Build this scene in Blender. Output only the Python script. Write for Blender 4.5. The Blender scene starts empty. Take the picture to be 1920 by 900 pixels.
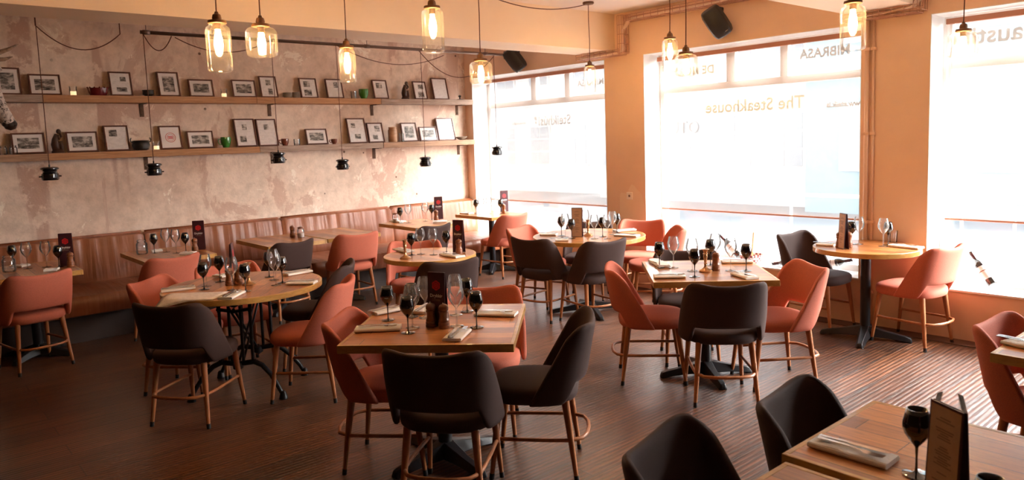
import bpy, bmesh, math, random
from mathutils import Vector, Matrix, noise
random.seed(7)
sc = bpy.context.scene
COL = sc.collection
PI = math.pi

# ------------------------------------------------------------ camera, light, exposure
cam_d = bpy.data.cameras.new('camera'); cam = bpy.data.objects.new('camera', cam_d); COL.objects.link(cam)
sc.camera = cam
right = Vector((0.652932, 0.756639, -0.034325)); down = Vector((0.052996, -0.090846, -0.994454)); fwd = Vector((-0.755560, 0.647491, -0.099415))
cam.matrix_world = Matrix(((right.x, -down.x, -fwd.x, 0), (right.y, -down.y, -fwd.y, 0), (right.z, -down.z, -fwd.z, 1.70), (0, 0, 0, 1)))
cam_d.sensor_width = 36; cam_d.lens = 25.934; cam_d.shift_y = -0.02577
cam_d.clip_start = 0.05; cam_d.clip_end = 200
cam_d.dof.use_dof = True; cam_d.dof.focus_distance = 4.6; cam_d.dof.aperture_fstop = 4.5

W = bpy.data.worlds.new('sky'); sc.world = W; W.use_nodes = True
bg = W.node_tree.nodes['Background']
bg.inputs[0].default_value = (0.93, 0.96, 1.0, 1); bg.inputs[1].default_value = 0.9
sd = bpy.data.lights.new('sun', 'SUN'); sd.energy = 34.0; sd.angle = math.radians(70); sd.color = (1, 0.965, 0.94)   # veiled sun low over the houses opposite
so = bpy.data.objects.new('sun', sd); COL.objects.link(so)
so.rotation_euler = Vector((-0.58, -0.75, -0.42)).to_track_quat('-Z', 'Y').to_euler()
sc.view_settings.view_transform = 'Standard'; sc.view_settings.look = 'None'
sc.view_settings.gamma = 1; sc.view_settings.use_curve_mapping = False
sc.view_settings.exposure = 1.9
sc.cycles.max_bounces = 8; sc.cycles.diffuse_bounces = 4; sc.cycles.glossy_bounces = 4
sc.cycles.transmission_bounces = 6; sc.cycles.transparent_max_bounces = 24
sc.cycles.sample_clamp_indirect = 6.0; sc.cycles.caustics_reflective = False; sc.cycles.caustics_refractive = False
sc.cycles.use_denoising = True

WY = 6.38      # inner face of the window wall
XS = -8.37     # face of the shelf wall
GY = 6.68      # glass plane
CZ = 3.05      # ceiling
def portal(x0, x1, z0, z1):
    ld = bpy.data.lights.new('window_portal', 'AREA'); ld.shape = 'RECTANGLE'; ld.size = x1-x0; ld.size_y = z1-z0
    ld.cycles.is_portal = True
    lo = bpy.data.objects.new('window_portal', ld); COL.objects.link(lo)
    lo.location = ((x0+x1)/2, GY+0.12, (z0+z1)/2); lo.rotation_euler = (-PI/2, 0, 0)
for x0, x1 in ((-8.21, -5.74), (-5.18, -2.845), (-2.31, 0.4)):
    portal(x0, x1, 0.4, 2.57)

# ------------------------------------------------------------ materials
def newmat(name):
    m = bpy.data.materials.new(name); m.use_nodes = True
    return m, m.node_tree, m.node_tree.nodes['Principled BSDF']
def mat(name, col, rough=0.5, metal=0.0, bump=0, bscale=60, coat=0, var=0, vscale=8, spec=None, emis=None, estr=0):
    m, t, b = newmat(name)
    b.inputs['Base Color'].default_value = (*col, 1); b.inputs['Roughness'].default_value = rough
    b.inputs['Metallic'].default_value = metal; b.inputs['Coat Weight'].default_value = coat
    if spec is not None: b.inputs['Specular IOR Level'].default_value = spec
    if emis: b.inputs['Emission Color'].default_value = (*emis, 1); b.inputs['Emission Strength'].default_value = estr
    tc = t.nodes.new('ShaderNodeTexCoord')
    if bump:
        n = t.nodes.new('ShaderNodeTexNoise'); n.inputs['Scale'].default_value = bscale; n.inputs['Detail'].default_value = 4
        t.links.new(tc.outputs['Object'], n.inputs['Vector'])
        bu = t.nodes.new('ShaderNodeBump'); bu.inputs['Strength'].default_value = bump; bu.inputs['Distance'].default_value = 0.01
        t.links.new(n.outputs['Fac'], bu.inputs['Height']); t.links.new(bu.outputs[0], b.inputs['Normal'])
    if var:
        n = t.nodes.new('ShaderNodeTexNoise'); n.inputs['Scale'].default_value = vscale; n.inputs['Detail'].default_value = 5
        t.links.new(tc.outputs['Object'], n.inputs['Vector'])
        r = ramp(t, n.outputs['Fac'], [(0.3, [c*(1-var) for c in col]), (0.7, [min(1, c*(1+var)) for c in col])])
        t.links.new(r, b.inputs['Base Color'])
    return m
def ramp(t, src, stops, const=False):
    r = t.nodes.new('ShaderNodeValToRGB'); e = r.color_ramp.elements
    if const: r.color_ramp.interpolation = 'CONSTANT'
    e[0].position = stops[0][0]; e[0].color = (*stops[0][1], 1)
    e[1].position = stops[-1][0]; e[1].color = (*stops[-1][1], 1)
    for p, c in stops[1:-1]:
        x = e.new(p); x.color = (*c, 1)
    t.links.new(src, r.inputs['Fac'])
    return r.outputs['Color']
def coords(t, kind='Object', scale=(1, 1, 1), rot=(0, 0, 0), loc=(0, 0, 0)):
    tc = t.nodes.new('ShaderNodeTexCoord'); mp = t.nodes.new('ShaderNodeMapping')
    mp.inputs['Scale'].default_value = scale; mp.inputs['Rotation'].default_value = rot; mp.inputs['Location'].default_value = loc
    t.links.new(tc.outputs[kind], mp.inputs['Vector'])
    return mp.outputs[0]
def noise_n(t, vec, scale, detail=4, rough=0.5, dist=0):
    n = t.nodes.new('ShaderNodeTexNoise'); n.inputs['Scale'].default_value = scale; n.inputs['Detail'].default_value = detail
    n.inputs['Roughness'].default_value = rough; n.inputs['Distortion'].default_value = dist
    t.links.new(vec, n.inputs['Vector'])
    return n.outputs['Fac']
def mixc(t, fac, a, b, mode='MIX'):
    m = t.nodes.new('ShaderNodeMix'); m.data_type = 'RGBA'; m.blend_type = mode
    for sock, v in ((m.inputs['Factor'], fac), (m.inputs['A'], a), (m.inputs['B'], b)):
        pass
    ins = [i for i in m.inputs if i.type == 'RGBA']
    f = m.inputs[0]
    if isinstance(fac, (int, float)): f.default_value = fac
    else: t.links.new(fac, f)
    for s, v in zip(ins, (a, b)):
        if isinstance(v, (tuple, list)): s.default_value = (*v, 1)
        else: t.links.new(v, s)
    return [o for o in m.outputs if o.type == 'RGBA'][0]
def bumpn(t, b, h, strength=0.5, dist=0.01):
    bu = t.nodes.new('ShaderNodeBump'); bu.inputs['Strength'].default_value = strength; bu.inputs['Distance'].default_value = dist
    t.links.new(h, bu.inputs['Height']); t.links.new(bu.outputs[0], b.inputs['Normal'])

def concrete():
    m, t, b = newmat('old_concrete')
    v = coords(t)
    base = ramp(t, noise_n(t, v, 0.9, 6, 0.6), [(0.25, (0.70, 0.51, 0.41)), (0.5, (0.84, 0.655, 0.54)), (0.75, (0.90, 0.75, 0.64))])
    fine = ramp(t, noise_n(t, v, 9, 8, 0.7), [(0.35, (0.80, 0.78, 0.76)), (0.6, (1, 1, 1))])
    c = mixc(t, 1.0, base, fine, 'MULTIPLY')
    # broad peeled patches with ragged edges
    p1 = ramp(t, noise_n(t, coords(t, scale=(1, 1.0, 0.55), loc=(3, 1, 5)), 1.5, 10, 0.68, 0.5), [(0.56, (0, 0, 0)), (0.585, (1, 1, 1))])
    c = mixc(t, p1, c, (0.64, 0.44, 0.35))
    p2 = ramp(t, noise_n(t, coords(t, loc=(9, 2, 0)), 2.6, 12, 0.75, 0.6), [(0.60, (0, 0, 0)), (0.62, (1, 1, 1))])
    c = mixc(t, p2, c, (0.93, 0.81, 0.70))
    # vertical mortar streaks
    st = ramp(t, noise_n(t, coords(t, scale=(1, 1.6, 0.12), loc=(0, 4.3, 0)), 1.7, 3, 0.5), [(0.585, (0, 0, 0)), (0.61, (1, 1, 1))])
    brk = ramp(t, noise_n(t, coords(t, loc=(1, 7, 2)), 5, 6, 0.7), [(0.42, (0, 0, 0)), (0.5, (1, 1, 1))])
    c = mixc(t, mixc(t, 1.0, st, brk, 'MULTIPLY'), c, (0.58, 0.38, 0.30))
    # small holes and dots
    vo = t.nodes.new('ShaderNodeTexVoronoi'); vo.inputs['Scale'].default_value = 4.5; vo.inputs['Randomness'].default_value = 1
    t.links.new(coords(t), vo.inputs['Vector'])
    dots = ramp(t, vo.outputs['Distance'], [(0.0, (1, 1, 1)), (0.055, (1, 1, 1)), (0.075, (0, 0, 0))])
    pick = ramp(t, noise_n(t, coords(t, loc=(5, 5, 5)), 1.3, 2), [(0.48, (0, 0, 0)), (0.52, (1, 1, 1))])
    c = mixc(t, mixc(t, 1.0, dots, pick, 'MULTIPLY'), c, (0.16, 0.09, 0.06))
    t.links.new(c, b.inputs['Base Color']); b.inputs['Roughness'].default_value = 0.85
    bumpn(t, b, noise_n(t, coords(t), 14, 8, 0.7), 0.35, 0.02)
    return m
def floor_mat():
    m, t, b = newmat('dark_ridged_planks')
    v = coords(t, rot=(0, 0, PI/2))
    br = t.nodes.new('ShaderNodeTexBrick'); br.offset = 0.37
    br.inputs['Scale'].default_value = 1; br.inputs['Brick Width'].default_value = 1.9; br.inputs['Row Height'].default_value = 0.19
    br.inputs['Mortar Size'].default_value = 0.004; br.inputs['Mortar Smooth'].default_value = 0.1
    br.inputs['Color1'].default_value = (0.150, 0.060, 0.028, 1); br.inputs['Color2'].default_value = (0.075, 0.030, 0.015, 1); br.inputs['Mortar'].default_value = (0.008, 0.004, 0.003, 1)
    t.links.new(v, br.inputs['Vector'])
    grain = ramp(t, noise_n(t, coords(t, scale=(9, 0.6, 1)), 5, 8, 0.65, 0.8), [(0.32, (0.30, 0.28, 0.26)), (0.68, (1.7, 1.6, 1.5))])
    t.links.new(mixc(t, 1.0, br.outputs['Color'], grain, 'MULTIPLY'), b.inputs['Base Color'])
    # scraped ridges running along the boards
    wv = t.nodes.new('ShaderNodeTexWave'); wv.wave_type = 'BANDS'; wv.bands_direction = 'X'; wv.wave_profile = 'SIN'
    wv.inputs['Scale'].default_value = 10; wv.inputs['Distortion'].default_value = 0.9; wv.inputs['Detail'].default_value = 2; wv.inputs['Detail Scale'].default_value = 0.5
    t.links.new(coords(t, scale=(1, 0.05, 1)), wv.inputs['Vector'])
    ma = t.nodes.new('ShaderNodeMath'); ma.operation = 'MULTIPLY_ADD'; t.links.new(wv.outputs['Fac'], ma.inputs[0]); ma.inputs[1].default_value = 0.30
    t.links.new(noise_n(t, coords(t, scale=(10, 0.7, 1)), 4, 6, 0.65), ma.inputs[2])
    rg_ = ramp(t, wv.outputs['Fac'], [(0.05, (0.42, 0.40, 0.38)), (0.6, (1.25, 1.25, 1.25))])
    t.links.new(mixc(t, 1.0, mixc(t, 1.0, br.outputs['Color'], grain, 'MULTIPLY'), rg_, 'MULTIPLY'), b.inputs['Base Color'])
    m2 = t.nodes.new('ShaderNodeMath'); m2.operation = 'MULTIPLY_ADD'; t.links.new(br.outputs['Fac'], m2.inputs[0]); m2.inputs[1].default_value = -0.6; t.links.new(ma.outputs[0], m2.inputs[2])
    bumpn(t, b, m2.outputs[0], 0.6, 0.009)
    b.inputs['Roughness'].default_value = 0.36; b.inputs['Specular IOR Level'].default_value = 0.75; b.inputs['Coat Weight'].default_value = 0.45; b.inputs['Coat Roughness'].default_value = 0.28
    return m
def plank_mat(name, seed, light=1.0):
    """glossy table top patched together from reclaimed boards"""
    m, t, b = newmat(name)
    v = coords(t, loc=(seed*1.7, seed*0.9, 0))
    br = t.nodes.new('ShaderNodeTexBrick'); br.offset = 0.43; br.squash = 1.5; br.squash_frequency = 3
    br.inputs['Scale'].default_value = 1; br.inputs['Brick Width'].default_value = 0.46; br.inputs['Row Height'].default_value = 0.098
    br.inputs['Mortar Size'].default_value = 0.0016; br.inputs['Bias'].default_value = 0.0
    br.inputs['Color1'].default_value = (0.74*light, 0.31*light, 0.095*light, 1); br.inputs['Color2'].default_value = (0.34*light, 0.115*light, 0.036*light, 1); br.inputs['Mortar'].default_value = (0.07, 0.03, 0.015, 1)
    t.links.new(v, br.inputs['Vector'])
    g = ramp(t, noise_n(t, coords(t, scale=(1.2, 16, 1), loc=(seed, 0, 0)), 5, 8, 0.7, 1.2), [(0.3, (0.6, 0.55, 0.5)), (0.7, (1.25, 1.22, 1.2))])
    wn = ramp(t, noise_n(t, coords(t, loc=(seed*3, 1, 0)), 5, 8, 0.7), [(0.62, (0, 0, 0)), (0.72, (0.5, 0.5, 0.5))])
    c = mixc(t, 1.0, br.outputs['Color'], g, 'MULTIPLY')
    c = mixc(t, wn, c, (0.55, 0.40, 0.28))
    t.links.new(c, b.inputs['Base Color'])
    b.inputs['Roughness'].default_value = 0.34; b.inputs['Coat Weight'].default_value = 0.35; b.inputs['Coat Roughness'].default_value = 0.12
    bumpn(t, b, br.outputs['Fac'], -0.25, 0.003)
    return m
def wood(name, c1, c2, scale=(1, 1, 14), rough=0.4, coat=0.2):
    m, t, b = newmat(name)
    c = ramp(t, noise_n(t, coords(t, scale=scale), 5, 8, 0.6, 1.0), [(0.3, c1), (0.7, c2)])
    t.links.new(c, b.inputs['Base Color']); b.inputs['Roughness'].default_value = rough; b.inputs['Coat Weight'].default_value = coat
    return m
def fabric(name, col):
    m, t, b = newmat(name)
    c = ramp(t, noise_n(t, coords(t), 260, 3, 0.6), [(0.35, [x*0.86 for x in col]), (0.65, [x*1.1 for x in col])])
    t.links.new(c, b.inputs['Base Color']); b.inputs['Roughness'].default_value = 0.82
    b.inputs['Sheen Weight'].default_value = 0.18; b.inputs['Sheen Roughness'].default_value = 0.4
    b.inputs['Sheen Tint'].default_value = (*[min(1, x*2.2+0.04) for x in col], 1)
    bumpn(t, b, noise_n(t, coords(t), 420, 2, 0.6), 0.25, 0.002)
    return m
def leather():
    m, t, b = newmat('brown_leather')
    c = ramp(t, noise_n(t, coords(t), 3.5, 6, 0.6), [(0.3, (0.23, 0.068, 0.026)), (0.7, (0.35, 0.115, 0.05))])
    t.links.new(c, b.inputs['Base Color']); b.inputs['Roughness'].default_value = 0.38
    # gathers that hang from the top seam, plus grain
    a = t.nodes.new('ShaderNodeMath'); a.operation = 'MULTIPLY_ADD'
    t.links.new(noise_n(t, coords(t, scale=(1, 9, 0.7)), 2.0, 2, 0.4, 0.2), a.inputs[0]); a.inputs[1].default_value = 1.0
    a.inputs[2].default_value = 0
    bumpn(t, b, a.outputs[0], 0.35, 0.03)
    return m
def thin_glass(name, tint=(1, 1, 1), gl=1.0, base=0.04):
    m = bpy.data.materials.new(name); m.use_nodes = True; t = m.node_tree; t.nodes.clear()
    o = t.nodes.new('ShaderNodeOutputMaterial'); mx = t.nodes.new('ShaderNodeMixShader')
    tr = t.nodes.new('ShaderNodeBsdfTransparent'); tr.inputs[0].default_value = (*tint, 1)
    g = t.nodes.new('ShaderNodeBsdfGlossy'); g.inputs['Roughness'].default_value = 0.03
    lw = t.nodes.new('ShaderNodeLayerWeight'); lw.inputs['Blend'].default_value = 0.28
    ma = t.nodes.new('ShaderNodeMath'); ma.operation = 'MULTIPLY_ADD'; ma.inputs[1].default_value = gl; ma.inputs[2].default_value = base
    t.links.new(lw.outputs['Fresnel'], ma.inputs[0]); t.links.new(ma.outputs[0], mx.inputs[0])
    t.links.new(tr.outputs[0], mx.inputs[1]); t.links.new(g.outputs[0], mx.inputs[2]); t.links.new(mx.outputs[0], o.inputs[0])
    return m
def soft_glow(m, amount, col=(1, 0.93, 0.84)):  # mixes a translucent share into the glass so it catches light and glows
    t = m.node_tree; o = [n for n in t.nodes if n.type == 'OUTPUT_MATERIAL'][0]; src = o.inputs[0].links[0].from_socket
    tl = t.nodes.new('ShaderNodeBsdfTranslucent'); tl.inputs[0].default_value = (*col, 1)
    mx = t.nodes.new('ShaderNodeMixShader'); mx.inputs[0].default_value = amount
    t.links.new(src, mx.inputs[1]); t.links.new(tl.outputs[0], mx.inputs[2]); t.links.new(mx.outputs[0], o.inputs[0])
    return m
def blind_mat():
    m = bpy.data.materials.new('sheer_blind_fabric'); m.use_nodes = True; t = m.node_tree; t.nodes.clear()
    o = t.nodes.new('ShaderNodeOutputMaterial'); mx = t.nodes.new('ShaderNodeMixShader'); mx.inputs[0].default_value = 0.24
    tr = t.nodes.new('ShaderNodeBsdfTransparent'); tr.inputs[0].default_value = (0.80, 0.785, 0.77, 1); m2 = t.nodes.new('ShaderNodeMixShader'); m2.inputs[0].default_value = 0.07
    d = t.nodes.new('ShaderNodeBsdfDiffuse'); d.inputs[0].default_value = (0.80, 0.70, 0.64, 1)
    tl = t.nodes.new('ShaderNodeBsdfTranslucent'); tl.inputs[0].default_value = (0.9, 0.86, 0.82, 1)
    t.links.new(d.outputs[0], m2.inputs[1]); t.links.new(tl.outputs[0], m2.inputs[2])
    t.links.new(tr.outputs[0], mx.inputs[1]); t.links.new(m2.outputs[0], mx.inputs[2]); t.links.new(mx.outputs[0], o.inputs[0])
    return m
def photo_mat(name, kind, seed):
    """what the frames hold: grey old photographs and printed pages (pale paper, grey blots, rows of tiny print)"""
    m, t, b = newmat(name)
    b.inputs['Roughness'].default_value = 0.35
    if kind == 'photo':
        c = ramp(t, noise_n(t, coords(t, scale=(1, 1, 2.2), loc=(seed, seed*2, 0)), 16, 7, 0.65, 0.4), [(0.36, (0.02, 0.018, 0.017)), (0.5, (0.22, 0.19, 0.17)), (0.62, (0.62, 0.56, 0.52))])
    else:
        st = t.nodes.new('ShaderNodeTexWave'); st.bands_direction = 'Z'; st.inputs['Scale'].default_value = 26; st.inputs['Distortion'].default_value = 0
        t.links.new(coords(t), st.inputs['Vector'])
        ln = ramp(t, st.outputs['Fac'], [(0.55, (0, 0, 0)), (0.75, (0.28, 0.28, 0.28))])
        msk = ramp(t, noise_n(t, coords(t, scale=(1, 4, 6), loc=(seed, 0, seed)), 6, 4), [(0.45, (0, 0, 0)), (0.55, (1, 1, 1))])
        c = mixc(t, mixc(t, 1.0, ln, msk, 'MULTIPLY'), (0.80, 0.74, 0.72), (0.2, 0.17, 0.16))
    t.links.new(c, b.inputs['Base Color'])
    return m

M = dict(
    concrete=concrete(), floor=floor_mat(), leather=leather(), blind=blind_mat(),
    peach=mat('peach_plaster', (0.83, 0.585, 0.43), 0.7, bump=0.12, bscale=30, var=0.05, vscale=2),
    ceiling=mat('off_white_plaster', (0.82, 0.71, 0.64), 0.8, bump=0.1, bscale=12),
    beam=mat('cream_plaster', (0.84, 0.66, 0.50), 0.75, bump=0.08, bscale=20, var=0.04, vscale=2),
    white=mat('white_paint', (0.82, 0.80, 0.79), 0.45), patch=mat('raw_filler_patch', (0.86, 0.67, 0.52), 0.9, bump=0.2, bscale=20),
    pipepaint=mat('peach_painted_pipe', (0.79, 0.53, 0.385), 0.5), strip=mat('dark_floor_strip', (0.10, 0.045, 0.025), 0.6),
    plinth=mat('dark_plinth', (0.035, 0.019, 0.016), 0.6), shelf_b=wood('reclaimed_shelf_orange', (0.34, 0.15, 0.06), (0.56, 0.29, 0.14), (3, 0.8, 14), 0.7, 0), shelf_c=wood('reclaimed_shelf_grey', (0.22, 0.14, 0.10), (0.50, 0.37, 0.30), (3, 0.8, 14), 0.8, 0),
    dark_room=mat('dark_back_wall', (0.09, 0.05, 0.035), 0.8),
    coral=fabric('coral_wool', (0.52, 0.135, 0.082)), brown=fabric('dark_brown_wool', (0.040, 0.0150, 0.0115)),
    leg=wood('beech_leg', (0.30, 0.10, 0.033), (0.46, 0.17, 0.062), (3, 3, 1)), foot_cap=mat('black_rubber', (0.012, 0.011, 0.012), 0.5),
    oak=wood('oak_edge', (0.46, 0.23, 0.055), (0.66, 0.37, 0.11), (3, 3, 12), 0.35, 0.4),
    iron=mat('black_iron', (0.014, 0.013, 0.015), 0.32, bump=0.06, bscale=90, spec=0.35),
    glass=soft_glow(thin_glass('clear_glass', (1, 1, 1), 1.0, 0.055), 0.05, (1, 1, 1)), jarglass=soft_glow(thin_glass('jar_glass', (0.995, 0.99, 0.985), 0.5, 0.06), 0.015, (1, 0.98, 0.95)), pane=thin_glass('window_pane', (0.98, 1, 1), 0.5, 0.02),
    blackglass=mat('black_glass', (0.006, 0.005, 0.006), 0.05, spec=0.8, coat=1.0),
    mill=wood('mill_walnut', (0.16, 0.05, 0.018), (0.30, 0.10, 0.035), (3, 3, 1), 0.35, 0.4), brass=mat('worn_brass', (0.58, 0.34, 0.17), 0.28, 0.9),
    steel=mat('steel', (0.72, 0.70, 0.68), 0.18, 1.0), linen=mat('white_linen', (0.90, 0.85, 0.80), 0.9, bump=0.3, bscale=140),
    menu=mat('menu_aubergine', (0.055, 0.012, 0.016), 0.4), menutan=mat('menu_tan_paper', (0.52, 0.33, 0.22), 0.7, var=0.06, vscale=30),
    rose=mat('rose_red', (0.62, 0.018, 0.022), 0.5), rosedark=mat('rose_dark_red', (0.30, 0.008, 0.012), 0.5), print_white=mat('white_print', (0.75, 0.68, 0.66), 0.6), print_grey=mat('grey_print', (0.20, 0.12, 0.09), 0.7),
    frame=wood('mahogany_frame', (0.075, 0.022, 0.012), (0.15, 0.045, 0.022), (4, 4, 4), 0.35, 0.3), mount=mat('white_mount', (0.80, 0.73, 0.71), 0.7),
    shelf=wood('reclaimed_shelf', (0.20, 0.10, 0.055), (0.48, 0.28, 0.17), (3, 0.8, 14), 0.7, 0), rust=mat('rusty_steel', (0.13, 0.07, 0.045), 0.7, 0.5, bump=0.3, bscale=80, var=0.3, vscale=30),
    cord=mat('brown_textile_cord', (0.12, 0.035, 0.018), 0.8), bronze=mat('aged_bronze', (0.17, 0.085, 0.045), 0.5, 0.6, bump=0.1, bscale=50),
    bulb=mat('glowing_bulb', (1, 0.8, 0.5), 0.3, emis=(1.0, 0.56, 0.20), estr=60), porcelain=mat('black_porcelain', (0.012, 0.010, 0.012), 0.22, coat=0.5),
    speaker=mat('black_speaker', (0.018, 0.014, 0.013), 0.45, bump=0.1, bscale=200), wire=mat('pale_wire', (0.50, 0.27, 0.19), 0.45, 0.1), cable=mat('painted_cable', (0.86, 0.66, 0.52), 0.6),
    steelpipe=mat('grey_conduit', (0.20, 0.14, 0.12), 0.4, 0.6), green=mat('green_glaze', (0.045, 0.22, 0.03), 0.2, coat=0.5), darkred=mat('garnet_glass', (0.14, 0.012, 0.016), 0.25, coat=0.5),
    stone=mat('grey_stoneware', (0.28, 0.22, 0.17), 0.8, var=0.2, vscale=30), tan=wood('salt_glaze', (0.36, 0.18, 0.09), (0.58, 0.36, 0.22), (1, 1, 9), 0.45, 0.1),
    castiron=mat('sooty_pot', (0.02, 0.017, 0.016), 0.35), redbrown=mat('redbrown_glaze', (0.20, 0.055, 0.03), 0.3, coat=0.3), carving=mat('dark_carved_wood', (0.055, 0.022, 0.012), 0.45, bump=0.4, bscale=25),
    wax=mat('candle_wax', (0.85, 0.74, 0.6), 0.5, emis=(1, 0.6, 0.3), estr=0.4), blinddark=mat('terracotta_rail', (0.42, 0.17, 0.10), 0.6),
    weave=None, road=mat('asphalt', (0.30, 0.30, 0.31), 0.9), pave=mat('pavement', (0.62, 0.60, 0.58), 0.9),
    facade_w=mat('white_facade', (0.86, 0.86, 0.86), 0.8), facade_b=mat('blue_facade', (0.36, 0.56, 0.68), 0.8), roofm=mat('grey_roof', (0.30, 0.32, 0.34), 0.8), winout=mat('far_window', (0.45, 0.50, 0.55), 0.2),
    gold=mat('gold_lettering', (0.86, 0.74, 0.50), 0.5), greyletter=mat('grey_lettering', (0.55, 0.53, 0.53), 0.6), plastic=mat('white_plastic', (0.92, 0.82, 0.74), 0.4),
    news=None, fur=None, horn=wood('horn', (0.10, 0.05, 0.03), (0.50, 0.32, 0.20), (4, 4, 4), 0.4, 0.3), nose=mat('dark_nose', (0.02, 0.012, 0.010), 0.4),
)
for i in range(6): M['photo%d' % i] = photo_mat('old_photograph_%d' % i, 'photo', i*3.1+1); M['page%d' % i] = photo_mat('printed_page_%d' % i, 'page', i*2.3+1)
for i in range(7): M['top%d' % i] = plank_mat('patched_boards_%d' % i, i+1, 1.0 if i not in (2,) else 0.8)
def _fur():
    m, t, b = newmat('speckled_hide')
    c = ramp(t, noise_n(t, coords(t), 38, 6, 0.75), [(0.42, (0.05, 0.03, 0.025)), (0.5, (0.62, 0.52, 0.46))]); t.links.new(c, b.inputs['Base Color']); b.inputs['Roughness'].default_value = 0.9
    return m
def _news():
    m, t, b = newmat('newsprint')
    st = t.nodes.new('ShaderNodeTexWave'); st.bands_direction = 'Y'; st.inputs['Scale'].default_value = 45; t.links.new(coords(t), st.inputs['Vector'])
    ln = ramp(t, st.outputs['Fac'], [(0.5, (0, 0, 0)), (0.8, (0.35, 0.35, 0.35))])
    msk = ramp(t, noise_n(t, coords(t, scale=(3, 8, 1)), 5, 3), [(0.45, (0, 0, 0)), (0.55, (1, 1, 1))])
    c = mixc(t, mixc(t, 1.0, ln, msk, 'MULTIPLY'), (0.84, 0.76, 0.72), (0.35, 0.26, 0.24)); t.links.new(c, b.inputs['Base Color']); b.inputs['Roughness'].default_value = 0.85
    return m
def _weave():
    m, t, b = newmat('red_white_weave')
    ck = t.nodes.new('ShaderNodeTexChecker'); ck.inputs['Scale'].default_value = 46; ck.inputs[1].default_value = (0.75, 0.62, 0.58, 1); ck.inputs[2].default_value = (0.22, 0.05, 0.05, 1)
    t.links.new(coords(t), ck.inputs['Vector']); t.links.new(ck.outputs[0], b.inputs['Base Color']); b.inputs['Roughness'].default_value = 0.8
    return m
M['fur'] = _fur(); M['news'] = _news(); M['weave'] = _weave()

# ------------------------------------------------------------ mesh helpers
def link(name, verts, faces, material, parent=None, smooth=False, loc=None, rotz=0, bevel=0, autosmooth=None):
    me = bpy.data.meshes.new(name); me.from_pydata([tuple(v) for v in verts], [], faces); me.update()
    bm = bmesh.new(); bm.from_mesh(me); bmesh.ops.recalc_face_normals(bm, faces=bm.faces); bm.to_mesh(me); bm.free()
    mats = material if isinstance(material, (list, tuple)) else [material]
    for mm in mats: me.materials.append(M[mm] if isinstance(mm, str) else mm)
    if smooth:
        for p in me.polygons: p.use_smooth = True
    if smooth == 'auto':
        for p in me.polygons: p.use_smooth = True
        me.set_sharp_from_angle(angle=math.radians(38))
    o = bpy.data.objects.new(name, me); COL.objects.link(o)
    if parent is not None: o.parent = parent
    if loc is not None: o.location = loc
    if rotz: o.rotation_euler = (0, 0, rotz)
    if bevel:
        b = o.modifiers.new('bevel', 'BEVEL'); b.width = bevel; b.segments = 2; b.limit_method = 'ANGLE'
    return o
class G:
    """collects shapes for ONE mesh"""
    def __init__(s): s.v = []; s.f = []
    def add(s, v, f):
        n = len(s.v); s.v += [Vector(x) for x in v]; s.f += [tuple(i+n for i in q) for q in f]; return s
    def box(s, x0, x1, y0, y1, z0, z1):
        return s.add([(x0, y0, z0), (x1, y0, z0), (x1, y1, z0), (x0, y1, z0), (x0, y0, z1), (x1, y0, z1), (x1, y1, z1), (x0, y1, z1)],
                     [(0, 3, 2, 1), (4, 5, 6, 7), (0, 1, 5, 4), (1, 2, 6, 5), (2, 3, 7, 6), (3, 0, 4, 7)])
    def lathe(s, prof, n=20, cx=0, cy=0, cz=0, closed_ends=True, squash=(1, 1)):
        v = []; f = []
        for r, z in prof:
            for i in range(n):
                a = 2*PI*i/n; v.append((cx+r*math.cos(a)*squash[0], cy+r*math.sin(a)*squash[1], cz+z))
        for k in range(len(prof)-1):
            for i in range(n):
                j = (i+1) % n; f.append((k*n+i, k*n+j, (k+1)*n+j, (k+1)*n+i))
        if closed_ends:
            if prof[0][0] > 1e-5: f.append(tuple(range(n-1, -1, -1)))
            if prof[-1][0] > 1e-5: f.append(tuple((len(prof)-1)*n+i for i in range(n)))
        return s.add(v, f)
    def tube(s, pts, r, n=8, closed=False, rfun=None):
        pts = [Vector(p) for p in pts]; v = []; f = []; m = len(pts); up = None
        for i, p in enumerate(pts):
            if closed: d = pts[(i+1) % m]-pts[i-1]
            else: d = pts[min(i+1, m-1)]-pts[max(i-1, 0)]
            d = d.normalized() if d.length > 1e-9 else Vector((0, 0, 1))
            if up is None: up = Vector((0, 0, 1)) if abs(d.z) < 0.9 else Vector((1, 0, 0))
            a = d.cross(up)
            if a.length < 1e-6: a = d.cross(Vector((0, 1, 0)))
            a.normalize(); b = a.cross(d).normalized(); up = b
            rr = r if rfun is None else rfun(i/(m-1))
            for k in range(n):
                t = 2*PI*k/n; v.append(p+a*math.cos(t)*rr+b*math.sin(t)*rr)
        for i in range(m if closed else m-1):
            j = (i+1) % m
            for k in range(n):
                l = (k+1) % n; f.append((i*n+k, i*n+l, j*n+l, j*n+k))
        if not closed: f.append(tuple(range(n-1, -1, -1))); f.append(tuple((m-1)*n+k for k in range(n)))
        return s.add(v, f)
    def make(s, name, material, parent=None, **k): return link(name, s.v, s.f, material, parent, **k)
def tag(o, label, cat, group=None, kind=None):
    if label: o['label'] = label
    if cat: o['category'] = cat
    if group: o['group'] = group
    if kind: o['kind'] = kind
    return o
def thing(name, label, cat, loc=(0, 0, 0), rotz=0, group=None):
    o = bpy.data.objects.new(name, None); o.empty_display_size = 0.1; COL.objects.link(o)
    o.location = loc; o.rotation_euler = (0, 0, rotz)
    return tag(o, label, cat, group)
def struct(o, label=None):
    o['kind'] = 'structure'
    if label: o['label'] = label
    return o
def copy_tree(o, parent=None):
    c = o.copy(); COL.objects.link(c)
    if parent is not None: c.parent = parent
    for ch in [x for x in KIDS.get(o.name, [])]: copy_tree(ch, c)
    return c
KIDS = {}
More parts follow.
